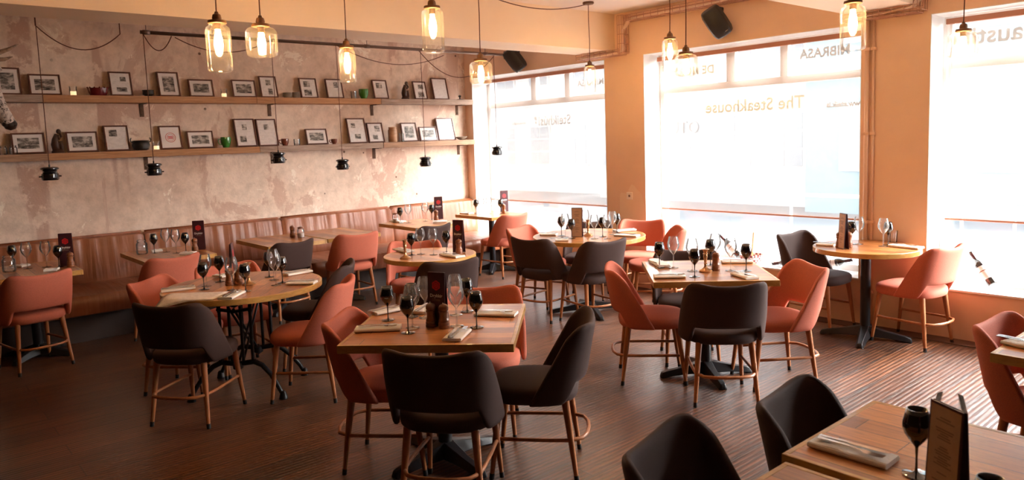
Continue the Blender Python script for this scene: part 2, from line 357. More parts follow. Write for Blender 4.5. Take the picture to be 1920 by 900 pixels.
def index_kids():
    KIDS.clear()
    for o in bpy.data.objects:
        if o.parent: KIDS.setdefault(o.parent.name, []).append(o)
def place(proto, used, loc, rotz, label, group=None):
    """first call moves the prototype itself, later calls copy it and its parts"""
    if not used: o = proto; used.append(1)
    else:
        index_kids(); o = copy_tree(proto)
    o.location = loc; o.rotation_euler = (0, 0, rotz); o['label'] = label
    if group: o['group'] = group
    return o
def text_mesh(name, body, size, material, parent, loc, rot, extrude=0.0008, align='CENTER', bold=0.0, sx=1.0):
    cu = bpy.data.curves.new(name, 'FONT'); cu.body = body; cu.size = size; cu.extrude = extrude; cu.align_x = align; cu.align_y = 'CENTER'; cu.offset = bold
    cu.resolution_u = 3
    tmp = bpy.data.objects.new(name, cu); COL.objects.link(tmp)
    dg = bpy.context.evaluated_depsgraph_get(); me = bpy.data.meshes.new_from_object(tmp.evaluated_get(dg)); bpy.data.objects.remove(tmp)
    me.name = name; me.materials.clear(); me.materials.append(M[material])
    o = bpy.data.objects.new(name, me); COL.objects.link(o); o.parent = parent; o.location = loc; o.rotation_euler = rot; o.scale = (sx, 1, 1)
    return o

# ------------------------------------------------------------ the room
X1 = 3.2; Y0 = -2.2; WO = 6.72
WINS = [(-8.21, -5.74), (-5.18, -2.845), (-2.31, 0.45)]
SILL = 0.385; HEAD = 2.57
struct(G().box(XS-0.2, X1+0.2, Y0-0.2, WO, -0.12, 0).make('floor', 'floor'))
struct(G().box(XS-0.2, X1+0.2, Y0-0.2, WO+0.3, CZ, CZ+0.25).make('ceiling', 'ceiling'))
struct(G().box(XS-0.2, XS, Y0-0.2, WO, 0, CZ).make('wall_left', 'concrete'))
struct(G().box(X1, X1+0.2, Y0-0.2, WO, 0, CZ).make('wall_right', 'dark_room'))
struct(G().box(XS, X1, Y0-0.2, Y0, 0, CZ).make('wall_front', 'dark_room'))
g = G(); g.box(XS, X1, WY, WO, 0, SILL); g.box(XS, X1, WY, WO, HEAD, CZ)
px = XS
for a, b in WINS: g.box(px, a, WY, WO, SILL, HEAD); px = b
g.box(px, X1, WY, WO, SILL, HEAD)
struct(g.make('wall_back', 'peach'))
struct(G().box(XS+0.75, X1, WY-0.16, WY, 0.0, 0.006).make('trim_1', 'strip'))
# two down-stand beams running from the camera side to the window wall
struct(G().box(-6.05, -5.58, Y0, WY, 2.65, CZ).make('beam', 'beam'), 'plaster beam along the sofa wall')
struct(G().box(-2.93, -2.40, Y0, WY, 2.65, CZ).make('beam', 'beam'), 'plaster beam ending over the middle pillar')
# windows
for wi, (a, b) in enumerate(WINS):
    w = thing('window_%d' % (wi+1), None, None, (0, 0, 0)); w['kind'] = 'structure'
    g = G(); e = 0.006
    g.box(a, a+e, WY-0.002, GY-0.03, SILL, HEAD); g.box(b-e, b, WY-0.002, GY-0.03, SILL, HEAD); g.box(a, b, WY-0.002, GY-0.03, HEAD-e, HEAD)
    g.make('window_reveal', 'white', w)
    G().box(a, b, WY-0.012, GY-0.03, SILL, SILL+0.018).make('window_sill', 'white', w, bevel=0.003)
    g = G(); t = 0.065; f0, f1 = GY-0.03, GY+0.03
    g.box(a, a+t, f0, f1, SILL+0.018, HEAD); g.box(b-t, b, f0, f1, SILL+0.018, HEAD)
    g.box(a+t, b-t, f0, f1, SILL+0.018, SILL+0.08); g.box(a+t, b-t, f0, f1, HEAD-0.06, HEAD)
    g.box(a+t, b-t, f0, f1, 2.145, 2.215)
    for m0, m1 in ([(-7.29, -7.19), (-6.66, -6.57)], [(-4.33, -4.23), (-3.74, -3.66)], [])[wi]:
        g.box(m0, m1, f0, f1, 2.215, HEAD-0.06)
    g.make('window_frame', 'white', w, bevel=0.004)
    G().box(a+t, b-t, GY-0.004, GY+0.004, SILL+0.08, 2.145).make('pane', 'pane', w)
    G().box(a+t, b-t, GY-0.004, GY+0.004, 2.215, HEAD-0.06).make('pane', 'pane', w)
    # lettering on the glass, read from the street, so mirrored from in here
    def sign(body, x, z, size, material='greyletter', sx=1.0):
        text_mesh('window_lettering', body, size, material, w, (x, GY+0.008, z), (PI/2, 0, PI), sx=sx, bold=0.004)
    if wi == 0:
        sign('Steikhúsið', -6.95, 1.93, 0.17); sign('MIBRASA', -6.25, 2.36, 0.11); sign('www.steik.is', -7.6, 1.92, 0.06)
    if wi == 1:
        sign('The Steakhouse', -4.06, 1.96, 0.17, 'gold'); sign('MIBRASA', -3.32, 2.40, 0.12); sign('DE MOR', -4.72, 2.36, 0.12, 'gold'); sign('www.steik.is', -3.12, 1.92, 0.07)
    if wi == 2:
        sign('Faustino', -2.0, 2.39, 0.19)
    # roller blind
    lab = ['sheer roller blind half way down the first window beside the sofa', 'sheer roller blind in the middle window above the sill bottles', 'sheer roller blind in the window past the pillar'][wi]
    bl = thing('roller_blind', lab, 'blind', ((a+b)/2, GY-0.10, 2.515), 0, 'roller blinds in the three windows')
    hw = (b-a)/2-0.05; zb = (0.87, 0.885, 0.935)[wi]
    g = G(); g.tube([(-hw, 0, 0), (hw, 0, 0)], 0.022, 14); g.box(-hw, hw, -0.028, 0.0, -0.02, 0.022); g.make('roller', 'blinddark', bl)
    n = 40; v = []; f = []
    for i in range(n+1):
        x = -hw+0.01+(2*hw-0.02)*i/n; yy = 0.018+0.0015*math.sin(i*1.3)
        v += [(x, yy, -0.01), (x, yy, zb-2.515)]
    for i in range(n): f.append((2*i, 2*i+1, 2*i+3, 2*i+2))
    link('fabric', v, f, 'blind', bl)
    g = G(); g.tube([(-hw+0.01, 0.018, zb-2.515), (hw-0.01, 0.018, zb-2.515)], 0.009, 8); g.make('bottom_bar', 'blinddark', bl)
    g = G(); g.tube([(-hw-0.01, -0.02, 0), (-hw-0.01, -0.02, -1.75)], 0.0022, 6); g.make('pull_chain', 'white', bl)

# ------------------------------------------------------------ the street outside
struct(G().box(-30, 25, WO, 9.2, -0.32, -0.18).make('pavement', 'pave'))
struct(G().box(-30, 25, 9.2, 40, -0.4, -0.28).make('road', 'road'))
def building(name, label, x0, x1, y, h, m, gable=0, rows=2, cols=5, sgn=None):
    t = thing(name, label, 'building', ((x0+x1)/2, y, -0.28)); hw = (x1-x0)/2
    G().box(-hw, hw, 0, 6, 0, h).make('wall', m, t)
    if gable:
        G().add([(-hw-0.2, -0.3, h), (hw+0.2, -0.3, h), (hw+0.2, 6.3, h), (-hw-0.2, 6.3, h), (-hw-0.2, 3, h+gable), (hw+0.2, 3, h+gable)], [(0, 1, 5, 4), (3, 4, 5, 2), (0, 4, 3), (1, 2, 5), (0, 3, 2, 1)]).make('roof', 'roofm', t)
    else: G().box(-hw-0.1, hw+0.1, -0.15, 6.1, h, h+0.25).make('roof', 'white', t)
    for r in range(rows):
        for c in range(cols):
            x = -hw+(c+0.5)*2*hw/cols; z = 1.0+r*2.9
            wf = G(); wf.box(x-0.55, x+0.55, -0.06, 0.02, z, z+1.5); wo = wf.make('window', 'white', t)
            g = G(); 
            for i in range(2):
                for k in range(3): g.box(x-0.49+i*0.5, x-0.49+i*0.5+0.46, -0.075, -0.05, z+0.06+k*0.47, z+0.06+k*0.47+0.42)
            g.make('pane', 'winout', wo)
    if sgn: text_mesh('sign', sgn, 0.5, 'greyletter', t, (-0.4, -0.1, 2.15), (PI/2, 0, 0), 0.02)
    return t
building('house', 'white shop house across the street seen through the first window', -27, -17.5, 19, 5.4, 'facade_w', 1.8)
building('house', 'white shop house with lettered front across the street', -16.5, -9.2, 18, 5.0, 'facade_w', 1.6, sgn='AUTO')
building('house', 'pale blue building across the street behind the middle window', -8.9, -0.5, 17, 8.5, 'facade_b', 0, 2, 3)
building('house', 'white building across the street behind the last window', -0.2, 9, 18, 5.2, 'facade_w', 0, 2, 5)
for x, lab in ((-3.9, 'white street railing outside the middle window'), (-1.4, 'white street railing outside the window past the pillar')):
    t = thing('street_railing', lab, 'railing', (x, 9.0, -0.18), 0, 'railings on the pavement')
    g = G(); g.tube([(-1.0, 0, 0), (-1.0, 0, 1.05), (1.0, 0, 1.05), (1.0, 0, 0)], 0.025, 8); g.make('hoop', 'white', t)
    g = G(); g.tube([(-1.0, 0, 0.5), (1.0, 0, 0.5)], 0.018, 8); g.make('crossbar', 'white', t)

# ------------------------------------------------------------ banquette along the concrete wall
bq = thing('banquette', 'long brown leather banquette along the bare concrete wall', 'sofa', (XS+0.004, 0, 0))
def cushion(name, y0, y1, prof, n=26, parent=bq, pleat=0.0):
    """prof: closed outline in x,z swept along y, softly pinched at both ends, gathered pleats near the top"""
    v = []; f = []; k = len(prof); rng = random.Random(int(y0*10))
    cx = sum(p[0] for p in prof)/k; cz = sum(p[1] for p in prof)/k
    ys = [0, 0.012, 0.035]+[0.035+(y1-y0-0.07)*i/n for i in range(1, n)]+[y1-y0-0.035, y1-y0-0.012, y1-y0]
    for yy in ys:
        e = min(yy, y1-y0-yy); s = 1-0.10*max(0, 1-e/0.035)**2
        for i, (x, z) in enumerate(prof):
            pz_ = 0.0
            if pleat and x > cx: pz_ = pleat*noise.noise(Vector((yy*13+y0, z*1.2, 3)))*(0.4+max(0, z-cz)*3)
            v.append((cx+(x-cx)*s+pz_, y0+yy, cz+(z-cz)*s))
    m = len(ys)
    for a in range(m-1):
        for i in range(k):
            j = (i+1) % k; f.append((a*k+i, a*k+j, (a+1)*k+j, (a+1)*k+i))
    f.append(tuple(range(k))); f.append(tuple((m-1)*k+i for i in range(k)))
    o = link(name, v, f, 'leather', parent, smooth='auto')
    return o
back = [(0.0, 0.42), (0.0, 0.87), (0.03, 0.885), (0.10, 0.885), (0.135, 0.87), (0.145, 0.83), (0.16, 0.72), (0.19, 0.55), (0.20, 0.45), (0.19, 0.42)]
seat = [(0.02, 0.25), (0.02, 0.42), (0.06, 0.44), (0.40, 0.455), (0.80, 0.45), (0.885, 0.435), (0.91, 0.40), (0.915, 0.33), (0.90, 0.265), (0.86, 0.25)]
seams = [-0.95, 0.55, 2.04, 3.52, 5.0, WY-0.004]
for a, b in zip(seams, seams[1:]):
    cushion('back_cushion', a+0.004, b-0.004, back, pleat=0.018, n=60); cushion('seat_cushion', a+0.003, b-0.003, seat, pleat=0.012, n=40)
for a, b in zip(seams, seams[1:]):
    g = G(); g.tube([(0.075, a+0.02, 0.886), (0.075, (a+b)/2, 0.888), (0.075, b-0.02, 0.886)], 0.014, 8); g.make('top_piping', 'leather', bq, smooth=True)
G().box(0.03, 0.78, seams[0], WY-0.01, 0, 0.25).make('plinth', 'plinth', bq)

# ------------------------------------------------------------ shelves and brackets
for z, lab in ((2.205, 'upper reclaimed board shelf on the concrete wall'), (1.655, 'lower reclaimed board shelf on the concrete wall')):
    t = thing('wall_shelf', lab, 'shelf', (XS, 0, z)); y = -1.6
    for b in (0.4, 1.25, 3.3, 4.9, WY-0.01):
        G().box(0.001, 0.20, y+0.002, b-0.002, 0, 0.068).make('board', ('shelf', 'shelf_b', 'shelf', 'shelf_b', 'shelf_c')[int(b*2+z*3) % 5], t, bevel=0.003); y = b
    for y in (-0.9, 0.75, 2.15, 3.52, 4.87, 6.22):
        g = G(); g.box(0.0, 0.008, y-0.02, y+0.02, -0.135, 0); g.box(0.008, 0.165, y-0.02, y+0.02, -0.008, 0)
        for zz in (-0.11, -0.06): g.lathe([(0.007, 0), (0.005, 0.004)], 8, 0, 0, 0)
        g.v[-32:] = [Vector((0.008+p.z, y+p.x, -0.06 if i < 16 else -0.11))+Vector((0, 0, p.y)) for i, p in enumerate(g.v[-32:])]
        g.make('bracket', 'rust', t)
# picture frames: y centre, width, height, orientation content
FR = [(2.273, [
 (1.000, .21, .262, 'photo0', 'portrait frame behind the cow head on the upper shelf'),
 (1.296, .262, .205, 'photo1', 'landscape frame with harbour photo, upper shelf, next to the candle jar'),
 (1.955, .207, .252, 'page0', 'portrait frame with small pictures between red basket and dark bowl'),
 (2.415, .213, .267, 'photo2', 'portrait frame with one tall dark shape, upper shelf past the dark bowl'),
 (2.743, .258, .194, 'photo3', 'small landscape frame on the upper shelf before the second candle jar'),
 (3.209, .268, .201, 'photo4', 'landscape frame of a building on the upper shelf after the candle jar'),
 (3.496, .202, .254, 'page1', 'portrait frame touching a landscape one, beside the stone bowls'),
 (3.987, .218, .245, 'page2', 'portrait page frame just after the stone bowls, upper shelf'),
 (4.325, .221, .244, 'page3', 'portrait frame with group photo before the clear glass, upper shelf'),
 (4.966, .211, .249, 'page4', 'portrait frame right after the green cup on the upper shelf'),
 (5.571, .203, .245, 'page5', 'small frame beside the carved figure on the upper shelf'),
 (5.900, .250, .300, 'page0', 'last frame on the upper shelf, nearest the window'),
]), (1.723, [
 (1.117, .269, .201, 'photo5', 'landscape frame beside the glass jars on the lower shelf'),
 (1.567, .273, .205, 'photo0', 'landscape frame after the carved figure on the lower shelf'),
 (1.877, .225, .264, 'page1', 'portrait frame with two pictures before the black pot'),
 (2.392, .219, .253, 'seal', 'portrait frame with a round red seal on the lower shelf'),
 (2.695, .275, .191, 'photo2', 'small landscape frame before the green cup, lower shelf'),
 (3.196, .235, .324, 'page3', 'tall portrait frame just after the green cup, lower shelf'),
 (3.450, .235, .320, 'page4', 'tall portrait frame before the red cup, lower shelf'),
 (4.052, .275, .192, 'photo4', 'landscape frame standing alone between two small bowls, lower shelf'),
 (4.605, .255, .320, 'page5', 'tall portrait frame beside its shorter twin, lower shelf'),
 (4.865, .225, .258, 'page2', 'portrait frame directly before the tan stoneware jar'),
 (5.374, .240, .253, 'photo1', 'portrait frame with dark photograph after the tan jar'),
 (5.648, .280, .193, 'photo3', 'low landscape frame leaning in front of its neighbours, lower shelf'),
 (5.968, .285, .314, 'page1', 'last frame on the lower shelf, nearest the window'),
])]
for zb, lst in FR:
    for i, (y, w, h, k, lab) in enumerate(lst):
        t = thing('picture_frame', lab, 'picture frame', (XS+0.105, y, zb+0.003), 0, 'framed old pictures on the two shelves')
        t.rotation_euler = (0, math.radians(-14), 0)
        if lab.startswith('low landscape'): t.location.x += 0.03
        bw = 0.014; g = G()
        g.box(-0.012, 0.010, -w/2, w/2, 0, bw); g.box(-0.012, 0.010, -w/2, w/2, h-bw, h)
        g.box(-0.012, 0.010, -w/2, -w/2+bw, bw, h-bw); g.box(-0.012, 0.010, w/2-bw, w/2, bw, h-bw); g.make('border', 'frame', t, bevel=0.002)
        G().box(-0.006, 0.001, -w/2+bw, w/2-bw, bw, h-bw).make('mount', 'mount', t)
        if k == 'seal':
            g = G(); g.tube([(0.003, 0.05*math.cos(q*PI/16), h/2+0.05*math.sin(q*PI/16)) for q in range(32)], 0.0022, 4, closed=True); g.tube([(0.003, 0.036*math.cos(q*PI/16), h/2+0.036*math.sin(q*PI/16)) for q in range(32)], 0.0014, 4, closed=True)
            for zz in (-0.012, 0, 0.012): g.box(0.002, 0.003, -0.026, 0.026, h/2+zz-0.003, h/2+zz+0.003)
            g.make('print', 'rose', t)
        elif k.startswith('photo'):
            m_ = 0.034 if w > h else 0.036
            G().box(-0.004, 0.002, -w/2+m_+bw, w/2-m_-bw, m_+bw, h-m_-bw).make('photograph', k, t)
        else:
            g = G().box(-0.004, 0.002, -w/2+bw+0.012, w/2-bw-0.012, bw+0.012, h-bw-0.012); g.make('page', k, t)
            r = random.Random(i*7+int(zb*10))
            for q in range(r.choice((1, 2, 2))):
                ww = r.uniform(.05, .10); hh = r.uniform(.045, .075); cy = r.uniform(-w/2+bw+.02+ww/2, w/2-bw-.02-ww/2); cz_ = h*(0.7 if q == 0 else 0.27)
                if 'nearest the window' in lab: continue
                G().box(-0.003, 0.0032, cy-ww/2, cy+ww/2, cz_-hh/2, cz_+hh/2).make('small_photograph', 'photo%d' % r.randrange(6), t)

# ------------------------------------------------------------ bits and pieces on the shelves
XO = XS+0.125; ZU = 2.274; ZL = 1.724
def lathe_thing(name, prof, m, loc, lab, cat, group=None, n=24, squash=(1, 1), rot=0):
    o = G().lathe(prof, n, squash=squash).make(name, m, None, smooth='auto', loc=loc); o.rotation_euler = (0, 0, rot)
    return tag(o, lab, cat, group)
def candle_jar(loc, lab):
    t = thing('candle_jar', lab, 'candle', loc, 0, 'small candle jars')
    G().lathe([(0.028, 0.0), (0.032, 0.004), (0.034, 0.03), (0.032, 0.07), (0.035, 0.092)], 18, closed_ends=False).make('jar', 'glass', t, smooth=True)
    G().lathe([(0.0, 0.004), (0.026, 0.004), (0.026, 0.04), (0.0, 0.042)], 16, closed_ends=False).make('candle', 'wax', t, smooth='auto')
candle_jar((XO, 1.52, ZU), 'candle jar beside the harbour photograph on the upper shelf')
candle_jar((XO, 2.968, ZU), 'candle jar between two landscape frames on the upper shelf')
candle_jar((XO, 2.232, ZL), 'small glass votive beside the black pot on the lower shelf')
o = G().lathe([(0.07, 0), (0.085, 0.03), (0.095, 0.075), (0.088, 0.075), (0.078, 0.03), (0.0, 0.012)], 26, squash=(0.75, 1)).make('glass_basket', 'darkred', None, smooth='auto', loc=(XO, 1.735, ZU))
g = G()
for i in range(13):
    a = i*PI*2/13; g.lathe([(0.0, -0.009), (0.009, 0), (0.0, 0.009)], 8, 0.072*math.cos(a), 0.094*math.sin(a), 0.078)
g.make('beaded_rim', 'darkred', o)
tag(o, 'dark red beaded glass basket on the upper shelf', 'basket')
lathe_thing('bowl', [(0.03, 0), (0.055, 0.02), (0.052, 0.05), (0.058, 0.062), (0.05, 0.06), (0.045, 0.02), (0, 0.012)], 'castiron', (XO, 2.196, ZU), 'small black bowl on the upper shelf under the second cord', 'bowl')
lathe_thing('bowl', [(0.04, 0), (0.05, 0.02), (0.05, 0.06), (0.044, 0.06), (0.042, 0.02), (0, 0.012)], 'stone', (XO, 3.70, ZU), 'grey stoneware bowl on the upper shelf beside its twin', 'bowl')
lathe_thing('bowl', [(0.035, 0), (0.044, 0.02), (0.044, 0.066), (0.038, 0.066), (0.036, 0.02), (0, 0.012)], 'stone', (XO, 3.805, ZU), 'slimmer grey stoneware bowl next to the page frame', 'bowl')
def tumbler_prof(r, h): return [(0, 0.004), (r*0.85, 0), (r*0.9, 0.004), (r, h), (r-0.003, h), (r*0.86, 0.01), (0, 0.01)]
lathe_thing('drinking_glass', tumbler_prof(0.036, 0.09), 'glass', (XO, 4.556, ZU), 'clear glass standing beside the green cup on the upper shelf', 'glass')
def cup(loc, m, lab, r=0.05, h=0.105, handle=-1):
    t = thing('cup', lab, 'cup', loc)
    G().lathe([(0, 0), (r*0.6, 0), (r*0.62, 0.008), (r*0.9, h*0.4), (r, h*0.75), (r*0.95, h), (r*0.86, h), (r*0.8, h*0.4), (0, 0.02)], 24, closed_ends=False).make('body', m, t, smooth='auto')
    if handle: G().tube([(0, handle*r*0.85, h*0.82), (0, handle*(r+0.022), h*0.8), (0, handle*(r+0.028), h*0.55), (0, handle*(r+0.012), h*0.34), (0, handle*r*0.78, h*0.3)], 0.006, 8).make('handle', m, t, smooth=True)
cup((XO, 4.697, ZU), 'green', 'green glazed cup on the upper shelf', 0.062, 0.118, 0)
cup((XO, 2.95, ZL), 'green', 'green glazed cup with handle on the lower shelf', 0.055, 0.115)
cup((XO, 3.631, ZL), 'redbrown', 'red brown cup on the lower shelf before a clear glass', 0.045, 0.08)
lathe_thing('drinking_glass', tumbler_prof(0.038, 0.072), 'glass', (XO, 3.776, ZL), 'short clear glass beside the red brown cup', 'glass')
cup((XO, 4.257, ZL), 'redbrown', 'small dark cup between landscape frame and tall frame, lower shelf', 0.038, 0.062)
lathe_thing('stoneware_jar', [(0, 0), (0.052, 0), (0.058, 0.01), (0.058, 0.15), (0.048, 0.17), (0.05, 0.176), (0.053, 0.192), (0.045, 0.192), (0.04, 0.17), (0, 0.16)], 'tan', (XO, 5.087, ZL), 'tall tan salt glazed jar on the lower shelf', 'jar')
lathe_thing('drinking_glass', tumbler_prof(0.032, 0.11), 'glass', (XO+0.02, 5.205, ZL), 'slim clear glass beside the tan jar', 'glass')
lathe_thing('bowl', [(0.03, 0), (0.06, 0.02), (0.085, 0.04), (0.08, 0.044), (0.05, 0.022), (0, 0.012)], 'stone', (XO, 6.19, ZL), 'shallow bowl at the window end of the lower shelf', 'bowl')
t = thing('ornament', 'tiny dark ornament at the window end of the upper shelf', 'ornament', (XO, 6.19, ZU))
G().lathe([(0, 0), (0.05, 0), (0.05, 0.006), (0.012, 0.012), (0.008, 0.03), (0.02, 0.045), (0.022, 0.055), (0, 0.068)], 16).make('body', 'castiron', t, smooth='auto')
for y, lab in ((0.905, 'glass jar nearest the cow head side of the lower shelf'), (0.985, 'glass jar beside the first landscape frame, lower shelf')):
    lathe_thing('glass_jar', [(0, 0), (0.03, 0), (0.033, 0.006), (0.033, 0.062), (0.024, 0.072), (0.026, 0.084), (0.022, 0.084)], 'glass', (XO+0.02, y, ZL), lab, 'jar')
t = thing('cooking_pot', 'round black pot with two ears on the lower shelf', 'pot', (XO, 2.086, ZL))
G().lathe([(0, 0), (0.05, 0), (0.072, 0.012), (0.085, 0.05), (0.078, 0.078), (0.072, 0.088), (0.080, 0.10), (0.074, 0.10), (0.065, 0.086), (0.07, 0.05), (0, 0.02)], 28).make('body', 'castiron', t, smooth='auto')
for s in (-1, 1): G().tube([(0, s*0.075, 0.085), (0, s*0.094, 0.088), (0, s*0.096, 0.112), (0, s*0.088, 0.128)], 0.006, 8).make('handle', 'castiron', t, smooth=True)
def figure(loc, lab, h, flip=1):
    """a plain carved figurine: rough block, bent body, round head"""
    t = thing('carved_figurine', lab, 'figurine', loc)
    G().lathe([(0, 0), (0.045, 0), (0.048, 0.012), (0.038, 0.03), (0.03, 0.034), (0, 0.034)], 14, squash=(1, 1.15)).make('base', 'carving', t, smooth='auto')
    g = G()
    g.tube([(0.005, -0.012*flip, 0.03), (0.004, -0.018*flip, h*0.35), (0.006, -0.016*flip, h*0.55), (0.004, 0.002*flip, h*0.76)], 0.03, 12, rfun=lambda u: 0.034+0.006*math.sin(u*5)-0.008*u)
    g.tube([(0.01, -0.01*flip, h*0.42), (0.02, 0.03*flip, h*0.46), (0.018, 0.034*flip, h*0.2), (0.018, 0.034*flip, 0.03)], 0.015, 8)
    g.tube([(0.012, 0.0, h*0.72), (0.026, 0.018*flip, h*0.55), (0.024, 0.034*flip, h*0.66), (0.01, 0.026*flip, h*0.80)], 0.010, 8)
    g.lathe([(0, -0.024), (0.014, -0.019), (0.021, -0.006), (0.021, 0.006), (0.014, 0.02), (0, 0.026)], 12, 0.006, 0.018*flip, h*0.87)
    o = g.make('body', 'carving', t, smooth=True)
figure((XO, 5.308, ZU), 'dark carved seated figurine on the upper shelf', 0.235)
figure((XO, 1.345, ZL), 'dark carved seated figurine on the lower shelf', 0.235)

# ------------------------------------------------------------ cow head on the wall
t = thing('mounted_cow_head', 'speckled cow head with horns mounted on the concrete wall', 'animal head', (0, 0, 0))
P = [((XS+0.01, .66, 2.50), .15, .17), ((-8.22, .68, 2.52), .14, .16), ((-8.10, .72, 2.54), .105, .125), ((-8.01, .77, 2.46), .095, .10), ((-7.96, .81, 2.36), .085, .085), ((-7.93, .85, 2.24), .066, .068), ((-7.91, .885, 2.13), .056, .058), ((-7.895, .91, 2.055), .058, .06), ((-7.885, .93, 2.00), .056, .056), ((-7.88, .945, 1.965), .035, .035)]
pts = [Vector(p[0]) for p in P]; v = []; f = []; n = 18
for i, (p, a, b) in enumerate(P):
    d = (pts[min(i+1, len(P)-1)]-pts[max(i-1, 0)]).normalized(); s = d.cross(Vector((0.55, 0.8, 0.2))).normalized(); u = s.cross(d).normalized()
    s = Vector((0, 1, 0))-d*d.y; s.normalize(); u = s.cross(d)
    for k in range(n): q = 2*PI*k/n; v.append(Vector(p)+s*math.cos(q)*a+u*math.sin(q)*b)
for i in range(len(P)-1):
    for k in range(n): l = (k+1) % n; f.append((i*n+k, i*n+l, (i+1)*n+l, (i+1)*n+k))
f.append(tuple(range(n))); f.append(tuple((len(P)-1)*n+k for k in range(n)))
link('head', v, f, 'fur', t, smooth=True)
g = G()
for sgn in (-1, 1): g.lathe([(0, -0.03), (0.022, -0.02), (0.028, 0), (0.02, 0.02), (0, 0.028)], 12, -7.862, .935+sgn*0.03, 1.992)
g.lathe([(0, -0.05), (0.04, -0.035), (0.054, 0), (0.045, 0.035), (0, 0.045)], 16, -7.885, .94, 1.985); g.make('nose', 'nose', t, smooth=True)
for sgn, pth in ((1, [(-8.07, .80, 2.60), (-8.02, .90, 2.62), (-7.98, 1.0, 2.66), (-7.97, 1.075, 2.71)]), (-1, [(-8.0, .70, 2.56), (-7.93, .84, 2.55), (-7.9, .95, 2.56), (-7.9, 1.01, 2.585)])):
    G().tube(pth, 0.03, 12, rfun=lambda u: 0.030*(1-u)**0.8+0.004).make('horn', 'horn', t, smooth=True)
for sgn in (-1, 1):
    G().tube([(-8.05, .76+sgn*0.08, 2.50), (-8.02, .76+sgn*0.14, 2.50), (-8.0, .76+sgn*0.17, 2.47)], 0.03, 10, rfun=lambda u: 0.012+0.026*math.sin(min(1, u+0.1)*PI)).make('ear', 'fur', t, smooth=True)
for sgn in (-1, 1): G().lathe([(0, -0.014), (0.013, 0), (0, 0.014)], 12, -7.94+0.0, .79+sgn*0.075, 2.40).make('eye', 'blackglass', t, smooth=True)

# ------------------------------------------------------------ conduit and sagging cords near the shelf wall
PX = -7.42; PZ = 2.80
t = thing('ceiling_conduit', 'grey conduit running along above the sofa tables', 'pipe', (0, 0, 0))
G().tube([(PX, 1.95, PZ), (PX, WY-0.12, PZ), (PX+0.01, WY-0.04, PZ), (PX+0.01, WY-0.002, PZ-0.0)], 0.017, 10).make('pipe', 'steelpipe', t, smooth=True)
for y in (2.0, 2.6, 4.3, 6.0):
    G().tube([(PX, y-0.03, PZ), (PX, y+0.03, PZ)], 0.022, 10).make('clamp', 'steelpipe', t, smooth=True); G().tube([(PX, y, PZ), (PX, y, CZ)], 0.004, 6).make('hanger', 'steelpipe', t)
G().box(PX-0.03, PX+0.05, WY-0.05, WY-0.001, PZ-0.05, PZ+0.05).make('junction_box', 'steelpipe', t, bevel=0.006)
def spool(y, zb, lab):
    t = thing('spool_pendant', lab, 'pendant lamp', (PX+0.02, y, zb), 0, 'black porcelain spool pendants over the sofa tables')
    pr = [(0, 0.115), (0.03, 0.115), (0.058, 0.112), (0.070, 0.104), (0.070, 0.094), (0.054, 0.084), (0.050, 0.072), (0.054, 0.062), (0.064, 0.056), (0.066, 0.030), (0.066, 0.010), (0.060, 0.0), (0.048, 0.0), (0.040, 0.03), (0, 0.04)]
    G().lathe(pr, 26, closed_ends=False).make('spool', 'porcelain', t, smooth='auto')
    g = G()
    for zz in (0.092, 0.080, 0.068, 0.045, 0.022): g.tube([(0.0565*math.cos(a*PI/12)*(1.18 if zz < 0.05 else 1), 0.0565*math.sin(a*PI/12)*(1.18 if zz < 0.05 else 1), zz) for a in range(24)], 0.0022, 5, closed=True)
    g.make('ridge', 'porcelain', t, smooth=True)
    for s in (-1, 1): G().tube([(0, s*0.06, 0.033), (0, s*0.084, 0.033)], 0.006, 8).make('peg', 'porcelain', t)
    G().tube([(0, 0, 0.11), (0, 0, 0.135)], 0.007, 8).make('cord_grip', 'porcelain', t)
    ct = CZ-zb if y < 1.9 else PZ-zb-0.012      # the first hangs from the ceiling itself
    G().tube([(0, 0, 0.13), (0.002, 0.001, (PZ-zb)*0.5), (0, 0, ct)], 0.0035, 6).make('cord', 'cord', t)
SP = [(1.132, 1.491), (1.967, 1.484), (3.178, 1.542), (3.906, 1.438), (5.002, 1.419), (6.121, 1.509)]
for (y, zb), lab in zip(SP, ('black spool pendant above the first sofa table', 'black spool pendant above the second sofa table', 'black spool pendant above the third sofa table', 'black spool pendant in front of the bare sofa table', 'black spool pendant above the fifth sofa table', 'black spool pendant hanging before the first window')):
    spool(y, zb, lab)
def sag(a, b, drop, lab, r=0.0045, m='cord'):
    a, b = Vector(a), Vector(b); pts = [a.lerp(b, i/18)-Vector((0, 0, drop*4*(i/18)*(1-i/18))) for i in range(19)]
    if b.y < 1.9: pts = [Vector((a.x, a.y, CZ))]+pts+[Vector((b.x, b.y, CZ))]
    o = G().tube(pts, r, 6).make('sagging_cable', m, None, smooth=True); tag(o, lab, 'cable', 'sagging cables under the ceiling')
sag((PX, SP[0][0], PZ), (PX, 1.78, PZ-0.03), 0.17, 'long cable loop sagging from the conduit above the first shelf frames')
sag((PX, SP[1][0], PZ), (PX, 2.22, PZ-0.02), 0.15, 'short cable loop sagging beside the second spool cord')
sag((PX, 2.25, PZ-0.03), (PX, SP[2][0], PZ), 0.13, 'cable loop passing behind the jar lamps over the landscape frames')
sag((PX, SP[3][0], PZ), (PX, SP[4][0]+0.35, PZ-0.05), 0.16, 'cable loop sagging behind the narrow jar lamp')
sag((PX, SP[4][0]-0.02, PZ), (PX+0.02, WY-0.25, PZ-0.02), 0.30, 'deep cable loop above the window end of the shelves')
sag((-5.30, 4.2, CZ-0.005), (-5.23, 5.56, CZ-0.02), 0.10, 'cable sagging under the ceiling to the ceiling rose')

